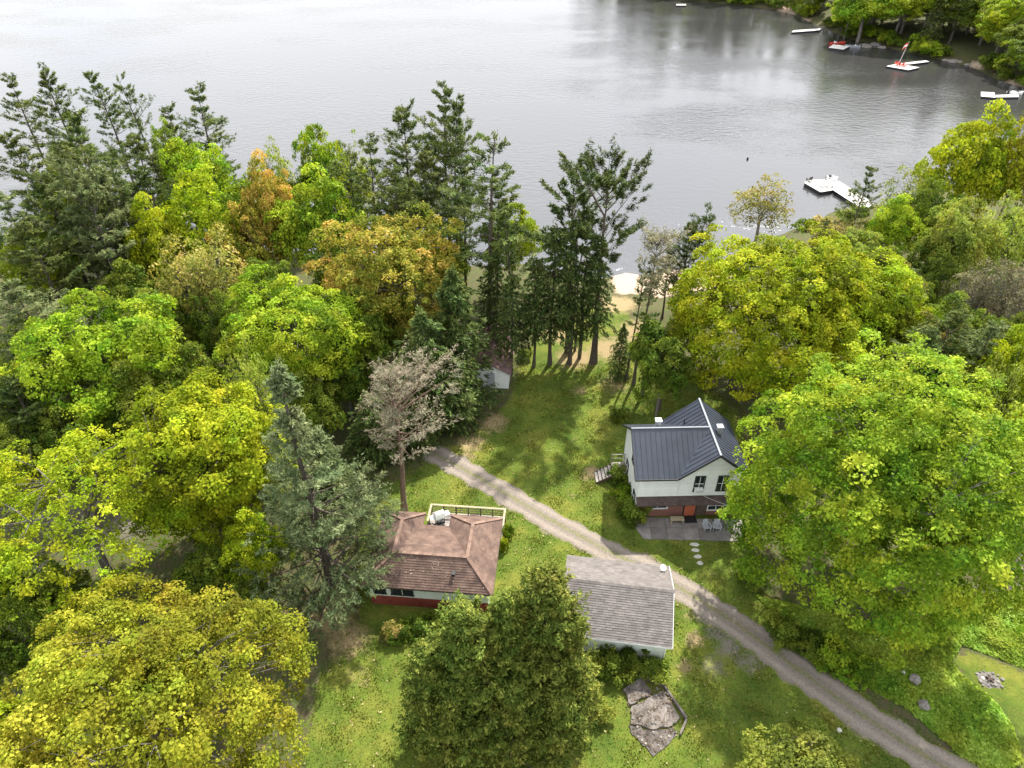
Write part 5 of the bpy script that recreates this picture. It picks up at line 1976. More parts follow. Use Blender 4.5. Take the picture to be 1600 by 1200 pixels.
# copies of broadleaf prototypes
for a in [
    (BL[0], 505, 362, 74, 9.5, 'green', 'bright green maple left of the orange one, above the round lime tree'),
    (BL[1], 310, 300, 62, 10.5, 'lime', 'yellow-green tree at the water side of the left wood under the two leaning pines'),
    (BL[2], 345, 352, 82, 9.5, 'yellow', 'yellow tree with feathery boughs between the grey pine and the orange maple'),
    (BL[0], 425, 345, 46, 10.0, 'orange', 'small ochre-orange tree between the yellow and the bright green crowns'),
    (BSP[1], 318, 445, 72, 8.5, 'tan', 'tan-pink budding tree left of the round lime tree'),
    (BL[1], 500, 275, 40, 11.0, 'green', 'fresh green tree rising against the lake left of the centre pines'),
    (BSP[0], 435, 290, 34, 9.5, 'pale', 'pale thin tree low against the lake in the gap of the left wood'),
    (BSP[1], 560, 305, 36, 10.0, 'yellow', 'thin yellow-green tree at the foot of the centre pines'),
    (BL[2], 272, 262, 30, 10.0, 'lime', 'small lime crown just under the leaning bare-topped pine'),
    (BSP[0], 1192, 325, 54, 6.5, 'tan', 'brownish half-bare tree standing alone above the yellow maple against the lake'),
    (BL[2], 1035, 585, 44, 5.0, 'mid', 'small dark green tree beside the thin trunks behind the white house'),
    (BL[1], 800, 375, 42, 7.0, 'lime', 'light green crown glimpsed behind the thin dark pines at the shore'),
    (BL[0], 1518, 270, 66, 11.0, 'yellow', 'airy yellow-green tree at the right rising against the lake'),
    (BL[2], 1592, 270, 48, 11.0, 'gold', 'golden orange tree at the right edge above all others there'),
    (BL[1], 1488, 385, 54, 8.5, 'pale', 'pale rounded willow-like tree at the right'),
    (BL[0], 1395, 362, 44, 6.0, 'lime', 'fresh green round tree right of the pine beside the near dock'),
    (BL[2], 1450, 345, 44, 7.0, 'mid', 'mid green tree left of the pale rounded one'),
    (BSP[0], 1418, 318, 44, 7.5, 'pale', 'thin pale half-bare tree right of the pine beside the near dock'),
    (BSP[1], 1310, 375, 48, 4.0, 'tan', 'low tan scrub tree at the top of the yellow maples by the water'),
    (BL[1], 1345, 395, 36, 4.5, 'pale', 'low pale green shrub tree behind the right yellow maple'),
    (BSP[1], 1555, 390, 50, 8.0, 'pale', 'sparse pale tree right of the rounded willow-like one'),
    (BSP[0], 1578, 470, 56, 7.0, 'brush', 'grey bare-twigged tree at the right edge'),
    (BSP[0], 1520, 470, 46, 6.5, 'brush', 'grey-brown bare-twigged tree left of the one at the right edge'),
    (BSP[1], 1390, 480, 46, 6.0, 'tan', 'ochre thin tree right of the yellow maples'),
    (BL[2], 1445, 440, 46, 5.5, 'mid', 'dark green tree below the pale rounded one'),
    (BL[0], 1575, 590, 52, 7.5, 'yellow', 'yellow-green tree at the right edge above the huge maple'),
    (BSP[1], 1540, 625, 44, 6.5, 'pale', 'pale loose tree touching the huge maple at its upper right'),
    (BL[1], 1590, 700, 42, 6.0, 'yellow', 'yellow-green tree at the right edge beside the huge maple'),
    (BL[2], 1425, 540, 46, 5.0, 'tan', 'olive tan tree directly above the top of the huge maple'),
    (BL[0], 215, 640, 62, 6.0, 'mid', 'shaded mid green tree between the vivid green and the tall yellow-green maples'),
    (BL[1], 70, 420, 60, 8.0, 'lime', 'green tree mostly hidden behind the grey spreading pine'),
    (BL[2], 120, 350, 44, 9.0, 'yellow', 'yellow-green crown peeking through the grey spreading pine'),
    (BL[2], 30, 1010, 60, 5.0, 'mid', 'dark green shrub tree at the left edge above the golden maple'),
    (BL[0], 400, 860, 50, 5.0, 'yellow', 'yellow-green lower tree at the foot of the blue-green pine, left side'),
    (BSP[1], 395, 640, 44, 8.5, 'pale', 'pale feathery tree between the round lime tree and the blue-green pine'),
    (BL[1], 560, 520, 54, 7.5, 'mid', 'mid green tree in the shade right of the round lime tree'),
    (BL[2], 385, 400, 48, 8.0, 'orange', 'ochre tree behind the round lime tree'),
    (BL[0], 250, 395, 50, 8.5, 'yellow', 'yellow-green tree right of the grey spreading pine'),
]:
    leafy(a[0], a[1], a[2], a[3], a[4], F[a[5]], a[6])

# filler trees inside the wood that nothing tells apart
fill_lab = 'green broadleaf tree deep inside the wood, mostly hidden by the crowns around it'
rr = random.Random(12)
FILL = [(60, 560, 60, 6), (20, 640, 60, 6), (120, 690, 60, 5), (250, 520, 55, 6), (300, 600, 55, 6), (30, 720, 55, 5), (210, 470, 50, 6), (420, 460, 48, 6.5), (530, 440, 50, 6.5), (480, 640, 50, 5),
        (540, 590, 50, 5), (350, 520, 50, 6), (640, 520, 50, 5.5), (700, 400, 40, 6), (20, 920, 60, 4), (90, 940, 50, 3.5), (330, 900, 50, 4), (380, 950, 45, 3), (1480, 510, 44, 5), (1540, 540, 44, 5), (1590, 540, 44, 5),
        (1380, 430, 40, 4.5), (1500, 590, 44, 5), (1300, 420, 44, 4), (1600, 380, 50, 7), (1620, 640, 50, 5), (1420, 480, 40, 4.5), (1480, 640, 44, 5), (450, 330, 40, 7), (640, 330, 36, 7)]
for k, (px, py, hw, zc) in enumerate(FILL):
    leafy(BL[k % 3], px, py, hw, zc, F['mid'], fill_lab, group='green understorey trees hidden in the wood')

# ---- conifers
lx = lambda d_: (0.0, R(d_))       # lean sideways: positive leans right
for a in [
    (PN[3], 187, 101, 23, 'bare-topped leaning pine against the lake with one flag-like bough', 'pine', lx(-3), 0.8),
    (PN[1], 297, 128, 22, 'tall open pine nearest the lake in the left wood, boughs sweeping right', 'pine', lx(-2), 1.1),
    (PN[1], 254, 162, 20, 'slim pine between the bare-topped one and the open one', 'pine', lx(-2), 0.85),
    (PN[0], 145, 108, 22, 'dark pine left of the bare-topped leaning one', 'pine', lx(-2), 0.9),
    (PN[2], 62, 98, 23, 'tallest pale pine near the left top edge', 'pine', lx(-2), 1.0),
    (PN[1], 12, 118, 21, 'pine cut by the left edge at the top of the wood', 'pine', lx(-2), 1.0),
    (PN[0], 105, 172, 20, 'pine in the second row left of the bare-topped one', 'pine', lx(-2), 1.1),
    (PN[2], 205, 205, 18, 'bushy pine under the bare-topped leaning one', 'pine', lx(-1), 1.1),
    (PN[0], 20, 205, 20, 'pine at the left edge in the second row', 'pine', lx(-1), 1.1),
    (PN[1], 160, 240, 18, 'pine in the third row of the left wood with a visible trunk', 'pine', lx(-2), 1.1),
    (PN[2], 60, 268, 18, 'dense pine behind the grey spreading one', 'pine', lx(-1), 1.2),
    (PN[1], 5, 300, 17, 'pine at the left edge behind the grey spreading one', 'greypine', lx(0), 1.2),
    (PN[3], 237, 225, 17, 'thin pine behind the yellow crowns of the left wood', 'pine', lx(-2), 1.1),
    (PN[0], 25, 440, 15, 'grey-green pine at the left edge below the spreading one', 'greypine', lx(0), 1.5),
    (PN[2], 75, 520, 12, 'low grey-green pine at the left edge beside the vivid green maple', 'greypine', lx(0), 1.3),
    (PN[2], 15, 590, 11, 'dark grey-green pine low at the left edge', 'darkpine', lx(0), 1.4),
    (PN[2], 35, 345, 16, 'pine at the far left in the fourth row beside the spreading one', 'pine', lx(0), 1.2),
    (PN[0], 190, 300, 15, 'pine half hidden right of the grey spreading one', 'pine', lx(-1), 1.2),
    (PN[2], 95, 225, 19, 'bushy pine between the tallest pale one and the spreading one', 'pine', lx(-1), 1.1),
    (PN[0], 225, 260, 16, 'short dark pine at the left flank of the yellow crowns', 'darkpine', lx(-1), 1.1),
    (PN[0], 325, 215, 15, 'low pine right of the open one at the waterline', 'pine', lx(-2), 1.0),
    # centre group
    (PN[2], 627, 160, 22, 'broad pointed pine left of the tallest centre pine', 'pine', lx(0), 0.95),
    (PN[0], 687, 131, 24, 'tallest pine of the centre group against the lake', 'pine', lx(0), 0.9),
    (PN[0], 706, 150, 23, 'pine half merged with the tallest centre pine on its right', 'pine', lx(1), 0.75),
    (PN[3], 752, 208, 23, 'thin open pine right of the tallest centre pine, bough hanging over the lake', 'pine', lx(-1), 1.25),
    (PN[1], 572, 218, 19, 'lower pine at the left of the centre group', 'pine', lx(0), 1.0),
    (PN[3], 538, 222, 18, 'small pine with ragged tip at the far left of the centre group', 'pine', lx(0), 1.0),
    (PN[2], 662, 232, 18, 'bushy pine in front of the tallest centre pine', 'pine', lx(0), 1.1),
    (PN[1], 720, 245, 18, 'pine in front of the thin open one', 'darkpine', lx(0), 1.0),
    (PN[1], 775, 285, 17, 'dark thin pine at the right of the centre group', 'darkpine', lx(0), 0.9),
    (PN[3], 800, 330, 16, 'spindly dark pine between the two pine groups', 'darkpine', lx(0), 0.9),
    (PN[0], 610, 260, 17, 'pine behind the orange maple', 'pine', lx(0), 1.1),
    # right side
    (PN[1], 1365, 260, 13, 'solitary pine beside the near dock', 'pine', lx(3), 1.0),
    (PN[3], 1112, 320, 15, 'scraggy pine with a curved bare top left of the brownish tree', 'darkpine', lx(6), 1.0),
    (PN[1], 1290, 345, 7, 'tiny dark pine tip behind the yellow maples by the water', 'darkpine', lx(0), 1.2),
    (PN[2], 1460, 510, 12, 'spruce-like dark tree at the right above the huge maple', 'hemlock', lx(0), 1.3),
    (PN[0], 1415, 425, 11, 'grey-green pine right of the yellow maples', 'greypine', lx(0), 1.3),
    (PN[2], 1500, 480, 13, 'dark pine between the grey bare trees and the huge maple', 'pine', lx(0), 1.2),
    (PN[0], 1560, 500, 12, 'grey-green pine near the right edge below the bare trees', 'greypine', lx(0), 1.2),
]:
    pine(a[0], a[1], a[2], a[3], a[4], F[a[5]], a[6], a[7])

# hemlocks
for a in [
    (HM[0], 706, 418, 14.5, 'tall dark hemlock beside the shed, highest of the hemlocks', 'hemlock', 1.15),
    (HM[1], 655, 480, 13, 'dark hemlock behind the browned pine', 'hemlock', 1.2),
    (HM[0], 710, 500, 10.5, 'hemlock with pale sprays leaning over the shed roof', 'hemlock', 1.15),
    (HM[1], 700, 545, 9, 'lowest hemlock at the start of the drive', 'hemlock', 1.3),
    (HM[0], 620, 560, 9.5, 'hemlock in deep shade left of the browned pine', 'hemlock', 1.3),
    (HM[1], 570, 610, 8, 'small dark hemlock at the edge of the lawn left of the bare trunk', 'hemlock', 1.3),
    (HM[2], 905, 335, 17, 'dark hemlock wrapped round the trunks of the umbrella-topped pine', 'hemlock', 0.85),
    (HM[2], 868, 350, 16, 'dark hemlock left of the umbrella-topped pine', 'hemlock', 0.9),
    (HM[2], 940, 365, 15, 'dark hemlock right of the umbrella-topped pine', 'hemlock', 0.75),
    (HM[2], 838, 400, 13, 'dark hemlock at the left foot of the umbrella-topped pine', 'hemlock', 0.85),
    (HM[2], 800, 425, 12, 'dark hemlock between the shed and the shore', 'hemlock', 0.9),
    (HM[0], 975, 505, 6.5, 'small hemlock below the thin pine trunks', 'hemlock', 0.8),
    (HM[2], 770, 395, 12, 'dark hemlock at the foot of the thin shore pines', 'darkpine', 0.9),
    (HM[0], 1330, 555, 7, 'dark conifer squeezed between the two huge maples', 'hemlock', 1.0),
    (HM[1], 1475, 560, 9, 'green spruce at the upper right corner of the huge maple', 'hemlock', 1.1),
    (HM[1], 500, 690, 7, 'dark hemlock in the wood left of the blue-green pine tip', 'hemlock', 1.3),
]:
    pine(a[0], a[1], a[2], a[3], a[4], F[a[5]], (0, 0), a[6], 'hemlock_tree', ph=16.0 if a[0] is HM[2] else 14.0)

# the blue-green white pine in the foreground
h_ = 20.5
x, y = spot(432, 562, h_)
ms = make_conifer(301, h_, 0.03, 6.2, 'pine', 2.9, 0.28, 0.25, 0.74, 6, flat=0.5, gap=0.22, upsweep=0.18, trunk_r=0.34, shape=lambda t: (1 - t) ** 1.2 * min(1.0, 0.8 + t) + 0.07 * math.sin(t * 23), dead=0.8)
plant(ms, 'pine_tree', 'tall blue-green white pine between the yellow maple and the cabin', 'tree', x, y, F['bluepine'], M_BARK)
# grey spreading pine at the left
ms = make_conifer(302, 17.5, 0.42, 6.4, 'open', 2.6, 0.46, 0.22, 0.9, 5, flat=0.5, gap=0.2, trunk_r=0.36, shape=lambda t: min(1.0, 0.7 + t) * (1 - t * 0.55), dead=0.6)
x, y = spot(130, 285, 17.0)
plant(ms, 'pine_tree', 'grey-green spreading pine with bare pale boughs at the left', 'tree', x, y, F['greypine'], M_BARKG)
# umbrella-topped pine with two stems
ms = make_conifer(309, 20.2, 0.50, 5.6, 'open', 4.2, 0.40, 0.22, 1.25, 4, flat=0.40, gap=0.22, in0=0.5, trunk_r=0.36, shape=UMB, dead=0.5)
x, y = at(920, 566)
xt, yt = spot(925, 208, 23)
xt = x + 0.3
plant(ms, 'pine_tree', 'tall umbrella-topped pine in the centre with a bare forked crown', 'tree', x + 0.4, y, F['darkpine'], M_BARK, lean=lx(0))
ms2 = make_conifer(304, 19.0, 0.55, 4.8, 'pine', 2.2, 0.46, 0.26, 1.0, 5, flat=0.4, gap=0.2, trunk_r=0.3, dead=0.5)
plant(ms2, 'pine_tree', 'second stem of tall pine left of the umbrella-topped one', 'tree', x - 2.2, y + 2.0, F['darkpine'], M_BARK, lean=lx(-1))
for k, (px, py, lb) in enumerate(((905, 560, 'bare leaning pine trunk left of the umbrella-topped pine'), (888, 545, 'thin bare trunk farthest left under the centre pines'), (898, 548, 'thin dark trunk between the stems under the centre pines'))):
    x, y = at(px, py)
    t_ = thing('tree_trunk', lb, 'tree trunk', (x, y, -0.1), 0)
    g = Geo()
    g.tube([(0, 0, 0), (0.1, 0.1, 4), (-0.1, 0.2, 8), (0.1, 0.1, 12)], [0.22 - .03 * k, 0.19 - .03 * k, 0.15 - .03 * k, 0.06], 7)
    g.build('trunk', M_BARK, t_)
    g = Geo()
    for j in range(9):
        a_ = j * 2.1 + k
        g.tube([(0, 0.1, 3 + j), (math.cos(a_) * 1.2, math.sin(a_) * 1.2, 3.2 + j)], [0.03, 0.01], 3)
    g.build('branch', M_BARK, t_)
# thin pines right of it
ms = make_conifer(305, 16.5, 0.62, 2.6, 'open', 1.0, 0.34, 0.20, 0.7, 5, flat=0.5, gap=0.1, trunk_r=0.17, shape=UMB, dead=0.3)
x, y = at(990, 600)
plant(ms, 'pine_tree', 'thin tall pine with a grey wispy crown above the beach', 'tree', x, y, F['brush'], M_BARK, lean=lx(2))
x, y = at(978, 592)
plant(PN[3], 'pine_tree', 'thin leaning pine left of the wispy-crowned one', 'tree', x, y, F['darkpine'], M_BARK, 0.5, 0.62, lean=lx(4))
x, y = spot(1082, 345, 12.5)
plant(PN[2], 'pine_tree', 'dark brownish pine left of the yellow maple at the shore', 'tree', x, y, F['darkpine'], M_BARK, 0.60, 0.57)
x, y = spot(1050, 388, 9)
plant(PN[1], 'pine_tree', 'small brownish pine between the wispy and the dark shore pines', 'tree', x, y, F['brush'], M_BARK, 0.5, 0.41)
# dark twin trees by the lawn
for k, (px, py, lb) in enumerate(((1028, 640, 'dark trunked tree at the back of the white house'), (1003, 618, 'slim dark tree left of the one at the back of the white house'))):
    x, y = at(px, py)
    ms = make_broadleaf(320 + k, 2.2 - 0.5 * k, 3.3, 5.6, 60, 90, 0.24, 0.8, fill=0.6, lobes=0.25, trunk_r=0.24 - .06 * k, twig=0.9, gap=0.2)
    plant(ms, 'broadleaf_tree', lb, 'tree', x, y, F['mid'], M_BARK)
# red leaning bare trunks at the right
for k, (p0, p1, h0, lb) in enumerate((((1452, 552), (1492, 488), 7.0, 'leaning reddish bare trunk above the huge maple'), ((1398, 492), (1428, 432), 7.0, 'thin leaning bare trunk right of the yellow maples'))):
    x, y = spot(p0[0], p0[1], 4.0)
    x2, y2 = spot(p1[0], p1[1], 8.5)
    t_ = thing('tree_trunk', lb, 'tree trunk', (x, y, gz1(x, y)), 0)
    dx, dy = x2 - x, y2 - y
    g = Geo()
    g.tube([(-dx * 0.5, -dy * 0.5, 0), (0, 0, 4.0), (dx * 0.5 + 0.2, dy * 0.5, 6.4), (dx, dy, 8.5)], [0.2, 0.16, 0.12, 0.05], 7)
    g.build('trunk', M_BARKR, t_)
    g = Geo()
    for j in range(12):
        f_ = 0.2 + 0.8 * j / 12
        a_ = j * 2.4
        c_ = Vector((dx * f_, dy * f_, 4 + 4.5 * f_))
        g.tube([c_, c_ + Vector((math.cos(a_), math.sin(a_), 0.5)) * 0.9, c_ + Vector((math.cos(a_ + .3), math.sin(a_ + .3), 0.7)) * 1.7], [0.035, 0.02, 0.008], 3)
    g.build('branch', M_BARKR, t_)
# browned pine with bare trunk beside the cabin
x, y = at(634, 800)
hp_ = 14.2
ms = make_conifer(306, hp_, 0.53, 5.4, 'open', 1.6, 0.25, 0.18, 0.6, 6, flat=0.5, gap=0.12, trunk_r=0.26, shape=lambda t: min(1.0, 0.65 + t) * (1 - t * 0.6), side=-0.2, dead=0.3, in0=0.4)
plant(ms, 'pine_tree', 'browned half-dead pine with a long bare trunk behind the cabin', 'tree', x, y, F['dead'], M_BARKR, lean=lx(1))
# cedar clump in the front
for k, (px, py, h_, rm, lb) in enumerate(((852, 893, 14.5, 3.3, 'dense yellow-green cedar between the cabin and the garage, tallest of the clump'), (722, 950, 13.0, 3.1, 'cedar left of the tallest one, with grey twigs showing'),
                                       (664, 1010, 10.5, 2.2, 'leftmost shorter cedar of the clump in front of the cabin'), (790, 935, 13.0, 2.6, 'middle cedar of the clump between the two tall ones'), (893, 965, 11.0, 2.0, 'rightmost cedar of the clump against the garage wall'),
                                       (705, 1075, 7.5, 2.2, 'short cedar in front of the clump at the bottom left of it'), (800, 1065, 8.0, 2.4, 'short cedar in front of the clump at its bottom middle'), (878, 1085, 6.5, 1.9, 'short cedar in front of the clump at its bottom right'))):
    x, y = spot(px, py, h_)
    ms = make_conifer(330 + k, h_, 0.03, rm, 'open', 2.6, 0.20, 0.42, 0.42, 8, flat=0.5, gap=0.12, trunk_r=0.2, shape=lambda t: (1 - t) ** 0.5 * min(1.0, 0.85 + t) + 0.06 * math.sin(t * 31), dead=0)
    plant(ms, 'cedar_tree', lb, 'tree', x, y, F['cedar'], M_BARKG)

# ---- shrubs
for k, (px, py, hw, mt, lb) in enumerate([
    (968, 742, 22, 'mid', 'leafy shrub under the side stairs of the white house'), (975, 772, 22, 'green', 'middle shrub along the left wall of the white house'), (990, 802, 27, 'mid', 'biggest shrub at the front left corner of the white house'),
    (968, 650, 14, 'mid', 'small shrub at the back left corner of the white house'),
    (950, 1036, 30, 'mid', 'dark leafy shrub under the garage window'), (990, 1040, 30, 'mid', 'dark leafy shrub at the middle of the garage wall'), (1022, 1046, 24, 'mid', 'dark leafy shrub at the right end of the garage wall'),
    (793, 828, 10, 'green', 'small bright shrub at the right corner of the cabin roof'), (787, 850, 9, 'yellow', 'tiny yellow-green shrub by the right wall of the cabin'),
    (655, 975, 24, 'mid', 'low ferny shrub below the red cabin wall'), (690, 972, 22, 'mid', 'low shrub right of the ferny one below the red cabin wall'), (625, 985, 20, 'mid', 'low shrub at the left end of the cabin wall under the pine'),
    (915, 1080, 26, 'pale', 'loose pale weedy shrub left of the broken foundation'), (940, 1110, 22, 'pale', 'small weedy shrub at the left rim of the broken foundation'), (900, 1120, 22, 'tan', 'tan dry shrub at the foot of the cedars'),
    (1170, 905, 20, 'mid', 'shrub in the shade at the left foot of the huge maple'), (1225, 985, 30, 'mid', 'dark shrub by the drive under the huge maple'), (1265, 1010, 30, 'mid', 'second dark shrub by the drive under the huge maple'),
    (1300, 1030, 30, 'green', 'bright shrub by the drive at the start of the leafy bed'), (1340, 1045, 30, 'green', 'round green shrub at the drive edge of the leafy bed'),
    (820, 555, 12, 'mid', 'small dark shrub at the lake end of the shed'), (1000, 545, 18, 'mid', 'low shrub under the thin pines above the lawn'), (610, 985, 18, 'tan', 'brown brush at the foot of the blue-green pine'),
    (1262, 352, 16, 'mid', 'waterside shrub above the yellow maples, leftmost of three'), (1288, 350, 15, 'tan', 'waterside shrub above the yellow maples, middle of three'), (1322, 338, 16, 'pale', 'waterside shrub just left of the dock end'), (1345, 330, 14, 'mid', 'dark shrub at the landward end of the near dock'),
]):
    rr = vary()
    x, y = spot(px, py, 0.6)
    s = rad_of(hw, x, y, 0.6) / 1.5
    plant(BUSH[k % 2], 'shrub', lb, 'shrub', x, y, F[mt], M_BARK, s, max(s, 0.7), rr.uniform(0, 6.28))

# ---- stray leaves and twigs lying on the lawn and the drive verge
g = Geo()
rr = random.Random(91)
for k in range(2600):
    x, y = rr.uniform(-14, 24), rr.uniform(17, 58)
    pt_ = (np.array([x]), np.array([y]))
    if not in_poly(*pt_, LAWN)[0] or drive_dist(*pt_)[0] < -0.9:
        continue
    if in_poly(*pt_, outl)[0]:
        continue
    ok_ = True
    for (x0, x1, y0, y1, cx_, cy_, an) in ((-.2, 8.8, -2.4, 6.4, HX, HY, HYAW), (-7.2, -0.2, 0.6, 6, 10.42, 26.52, GYAW), (-9.0, 0, 0.4, 9.1, -1.35, 30.6, CYAW)):
        dx_, dy_ = x - cx_, y - cy_
        u_, v_ = dx_ * math.cos(an) + dy_ * math.sin(an), -dx_ * math.sin(an) + dy_ * math.cos(an)
        if x0 < u_ < x1 and y0 < v_ < y1:
            ok_ = False
    if not ok_:
        continue
    a_ = rr.uniform(0, 6.28)
    s_ = rr.uniform(0.04, 0.09)
    p = Vector((x, y, 0.09))
    e1, e2 = Vector((math.cos(a_), math.sin(a_), 0.15)) * s_, Vector((-math.sin(a_), math.cos(a_), 0.2)) * s_ * rr.choice((0.7, 0.6, 0.15))
    g.poly([p + e1, p + e2, p - e1, p - e2], rr.random())
o = g.build('fallen_leaves', mat_noise('lawn_leaf', [(0.3, (0.16, 0.11, 0.05)), (0.7, (0.40, 0.33, 0.17))], 3, 0.9, tint_amt=0.4), kind='stuff')
tag(o, 'scattered dry leaves and twigs lying over the lawn and drive verge', 'leaves')

# ---- leafy ground cover beds at the right
rng = np.random.default_rng(8)
bed_a = [at(*p) for p in [(1180, 930), (1300, 960), (1400, 985), (1480, 975), (1500, 1012), (1484, 1035), (1505, 1058), (1545, 1088), (1580, 1132), (1598, 1190), (1560, 1215), (1500, 1180), (1420, 1110), (1330, 1060), (1250, 1000)]]
bed_b = [at(*p) for p in [(1400, 960), (1500, 935), (1600, 920), (1680, 1000), (1640, 1060), (1560, 1030), (1515, 1012), (1470, 1000)]]


def cover(name, poly, nleaf, hmax, mat, size, label=None, seed=0, cat=None):
    rng = np.random.default_rng(seed)
    xs_, ys_ = [p[0] for p in poly], [p[1] for p in poly]
    P = np.stack([rng.uniform(min(xs_), max(xs_), nleaf * 2), rng.uniform(min(ys_), max(ys_), nleaf * 2)], 1)
    d_ = poly_sd(P[:, 0], P[:, 1], poly)
    P, d_ = P[d_ > 0], d_[d_ > 0]
    hh = hmax * np.clip(d_ / 0.7, 0, 1) ** 0.5 * (0.72 + 0.2 * np.sin(P[:, 0] * 2.3 + np.sin(P[:, 1] * 3.1)) + 0.2 * np.sin(P[:, 1] * 2.9 + 1.7 * np.sin(P[:, 0] * 1.9)))
    z_ = np.maximum(hh, 0.04) * (1 - 0.45 * rng.random(len(P)) ** 2)
    C_ = np.column_stack([P, z_])
    nrm = unit(rng.normal(0, 0.45, (len(P), 3)) + np.array([0, 0, 1.0]))
    tint = np.clip(0.45 + 0.2 * np.sin(P[:, 0] * 0.9 + 1) * np.sin(P[:, 1] * 1.3) + rng.normal(0, 0.16, len(P)), 0, 1)
    V_, q_, t_ = cards(rng, C_, nrm, size, 0.85, tint)
    me = np_mesh(name, V_, quads=q_, tint=t_, mat=mat)
    return link(name, me, kind='stuff')


o = cover('ground_cover', bed_a, 42000, 0.62, F['cover'], 0.20, seed=1)
tag(o, 'thick bright green leafy bed between the drive and the small round lawn', 'ground cover')
o = cover('ground_cover', bed_b, 16000, 0.55, F['cover'], 0.20, seed=2)
tag(o, 'green leafy bed at the right edge above the small round lawn', 'ground cover')
# lawn grass: short upright blades, denser and taller in patches
LG = LAWN
xs_, ys_ = [p[0] for p in LG], [p[1] for p in LG]
nb = 330000
P = np.stack([rng.uniform(min(xs_), max(xs_), nb), rng.uniform(14, 62, nb)], 1)
keep = (poly_sd(P[:, 0], P[:, 1], LG) > -0.8) & (drive_dist(P[:, 0], P[:, 1]) > -0.35)
clr = np.sin(P[:, 0] * 1.7 + 2 * np.sin(P[:, 1] * 0.8)) * np.sin(P[:, 1] * 1.4 + np.sin(P[:, 0] * 0.9 + 2))
keep &= rng.random(nb) < 0.45 + 0.4 * clr
for (x0, x1, y0, y1, cx_, cy_, an) in ((0, 8.6, 0, 6.4, HX, HY, HYAW), (-7.2, -0.2, 0.6, 6, 10.42, 26.52, GYAW), (-9.0, 0, 0.5, 9.1, -1.35, 30.6, CYAW), (-0.2, 8.8, -2.4, 0, HX, HY, R(-2))):
    dx_, dy_ = P[:, 0] - cx_, P[:, 1] - cy_
    u_, v_ = dx_ * math.cos(an) + dy_ * math.sin(an), -dx_ * math.sin(an) + dy_ * math.cos(an)
    keep &= ~((u_ > x0) & (u_ < x1) & (v_ > y0) & (v_ < y1))
keep &= ~in_poly(P[:, 0], P[:, 1], outl)
P = P[keep]
n_ = len(P)
ang = rng.uniform(0, 6.28, n_)
hg = rng.uniform(0.04, 0.13, n_) * (0.8 + 0.5 * np.maximum(clr[keep], 0))
wd = rng.uniform(0.025, 0.06, n_)
V = np.empty((n_, 3, 3))
V[:, 0] = np.column_stack([P[:, 0] - np.cos(ang) * wd, P[:, 1] - np.sin(ang) * wd, np.full(n_, -0.01)])
V[:, 1] = np.column_stack([P[:, 0] + np.cos(ang) * wd, P[:, 1] + np.sin(ang) * wd, np.full(n_, -0.01)])
V[:, 2] = np.column_stack([P[:, 0] + rng.normal(0, 0.04, n_), P[:, 1] + rng.normal(0, 0.04, n_), hg])
tint = np.repeat(np.clip(0.42 + 0.22 * clr[keep] + rng.normal(0, 0.24, n_), 0, 1), 3)
me = np_mesh('grass', V.reshape(-1, 3), tris=np.arange(n_ * 3).reshape(n_, 3), tint=tint, mat=foliage('grass_blade', (0.05, 0.085, 0.010), (0.12, 0.155, 0.020), (0.27, 0.24, 0.06), 0.3))
o = link('grass', me, kind='stuff')
tag(o, 'short green lawn grass around the cabin, the garage and the white house', 'grass')

# ---- the wooded far shore
rr = random.Random(4)
far_pts = [(1322, 44, 34, 8, 'lime'), (1345, 42, 50, 10, 'green'), (1400, 45, 48, 10, 'lime'), (1440, 52, 46, 9, 'green'), (1480, 45, 44, 9, 'mid'), (1330, 15, 46, 9, 'mid'), (1560, 75, 44, 8, 'lime'), (1590, 40, 48, 9, 'yellow'), (1585, 95, 34, 5, 'green'),
           (1540, 40, 40, 8, 'mid'), (1268, 22, 22, 4, 'mid'), (1500, 15, 44, 9, 'mid'), (1420, 5, 50, 10, 'mid'), (1375, -10, 50, 10, 'mid'), (1550, 0, 46, 10, 'green'), (1610, 0, 46, 10, 'mid'), (1610, 80, 40, 7, 'lime')]
lbs = ['yellow-green tree at the left end of the far wooded point', 'fresh green tree above the red boat on the far shore', 'lime green tree behind the flag pole on the far shore, left side', 'green tree right behind the flag pole on the far shore', 'darker tree left of the grass clearing on the far shore',
       'mid green tree in the second row behind the red boat', 'lime tree right of the grass clearing on the far shore', 'yellow-tipped tree in the top right corner', 'small green tree at the waterline right of the clearing', 'mid green tree above the grass clearing on the far shore',
       'low dark shrub tree beside the far small beach', 'mid green tree in the second row above the clearing', 'mid green tree at the top edge above the flag pole', 'mid green tree at the top edge above the boats', 'green tree at the top edge near the right corner', 'mid green tree cut by the top right corner', 'lime tree cut by the right edge over the lake']
for (px, py, hw, zc, mt), lb in zip(far_pts, lbs):
    leafy(BL[_seed[0] % 3], px, py + 4, hw * 1.0, zc * 0.75, F[mt], lb, group='trees on the far shore')
cnt = 0
lab_far = 'dark conifer rising in the wood on the far shore'
lab_fb = 'green broadleaf tree crowded in the wood on the far shore'
tries = 0
placed = []
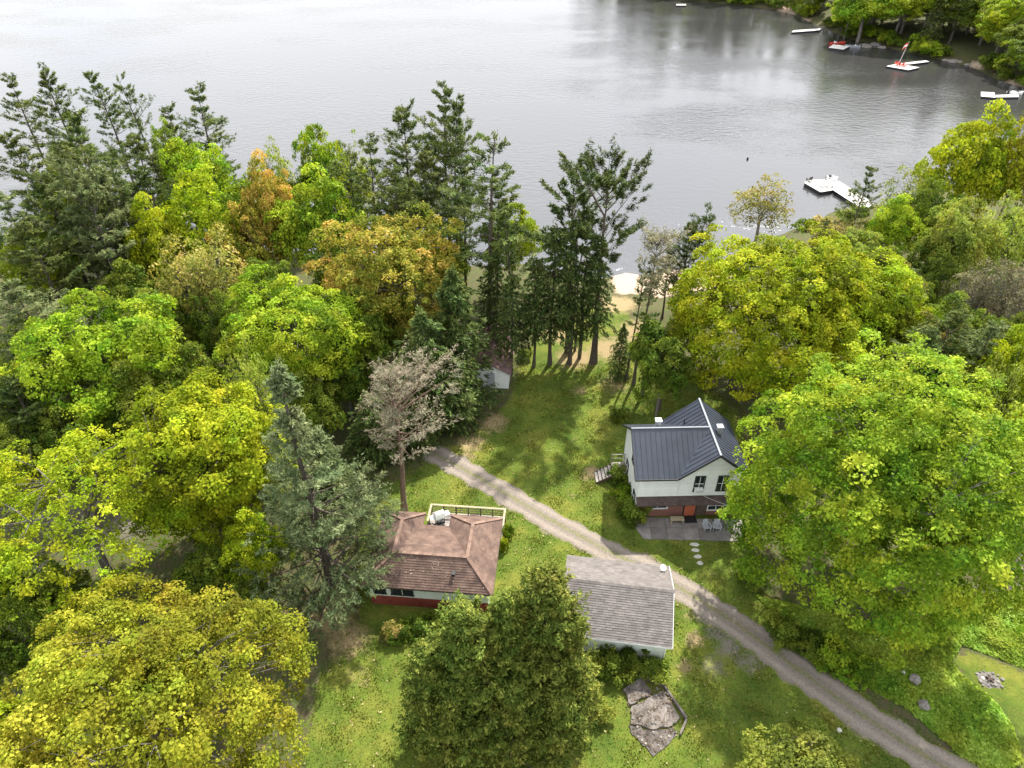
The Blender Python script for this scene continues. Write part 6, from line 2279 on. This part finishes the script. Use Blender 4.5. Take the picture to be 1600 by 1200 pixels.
while cnt < 200 and tries < 6000:
    tries += 1
    x = rr.uniform(30, 270)
    y = rr.uniform(158, 440)
    sd_ = float(far_sd(np.array([x]), np.array([y]))[0])
    if sd_ < 3.0 or sd_ > 50:
        continue
    if x > 62 + (y - 150) * 1.05 and sd_ > 25:
        continue
    # keep the small clearing open
    cx_, cy_ = at(1505, 92, -2)
    if math.hypot(x - cx_, y - cy_) < 7:
        continue
    cx_, cy_ = at(1262, 30, -2)
    if math.hypot(x - cx_, y - cy_) < 9:
        continue
    if any((x - a_) ** 2 + (y - b_) ** 2 < 22 for a_, b_ in placed):
        continue
    placed.append((x, y))
    cnt += 1
    if rr.random() < (0.45 if y < 250 else 0.75):
        plant(rr.choice(PN[:3] + HM), 'conifer_tree', lab_far, 'tree', x, y, F[rr.choice(['pine', 'darkpine', 'hemlock'])], M_BARK, rr.uniform(0.8, 1.25), None, rr.uniform(0, 6.28), group='conifers on the far shore')
    else:
        plant(rr.choice(BL), 'broadleaf_tree', lab_fb, 'tree', x, y, F[rr.choice(['mid', 'green', 'mid', 'lime'])], M_BARKG, rr.uniform(1.1, 1.6), rr.uniform(0.95, 1.3), rr.uniform(0, 6.28), group='broadleaf trees on the far shore', sink=1.2)

cnt = 0
tries = 0
while cnt < 75 and tries < 8000:
    tries += 1
    x, y = rr.uniform(40, 150), rr.uniform(158, 320)
    sd_ = float(far_sd(np.array([x]), np.array([y]))[0])
    if not 0.6 < sd_ < 3.4:
        continue
    if any(math.hypot(x - q[0], y - q[1]) < q[2] for q in ((*at(1505, 97, -2), 5.5), (*at(1262, 34, -2), 8), (*at(1555, 118, -2), 3))):
        continue
    if any((x - a_) ** 2 + (y - b_) ** 2 < 7 for a_, b_ in placed):
        continue
    placed.append((x, y))
    cnt += 1
    s = rr.uniform(1.3, 2.2)
    plant(BUSH[cnt % 2], 'shrub', 'low green bush leaning over the water along the far shore', 'shrub', x, y, F[rr.choice(['mid', 'green', 'mid', 'lime'])], M_BARK, s, s * rr.uniform(0.9, 1.4), rr.uniform(0, 6.28), group='bushes along the far waterline')

open('/tmp/stats.txt', 'w').write(str(0)) if False else None
print('tris', sum(len(m_.loops) - 2 * len(m_.polygons) for m_ in bpy.data.meshes), 'objects', len(bpy.data.objects))
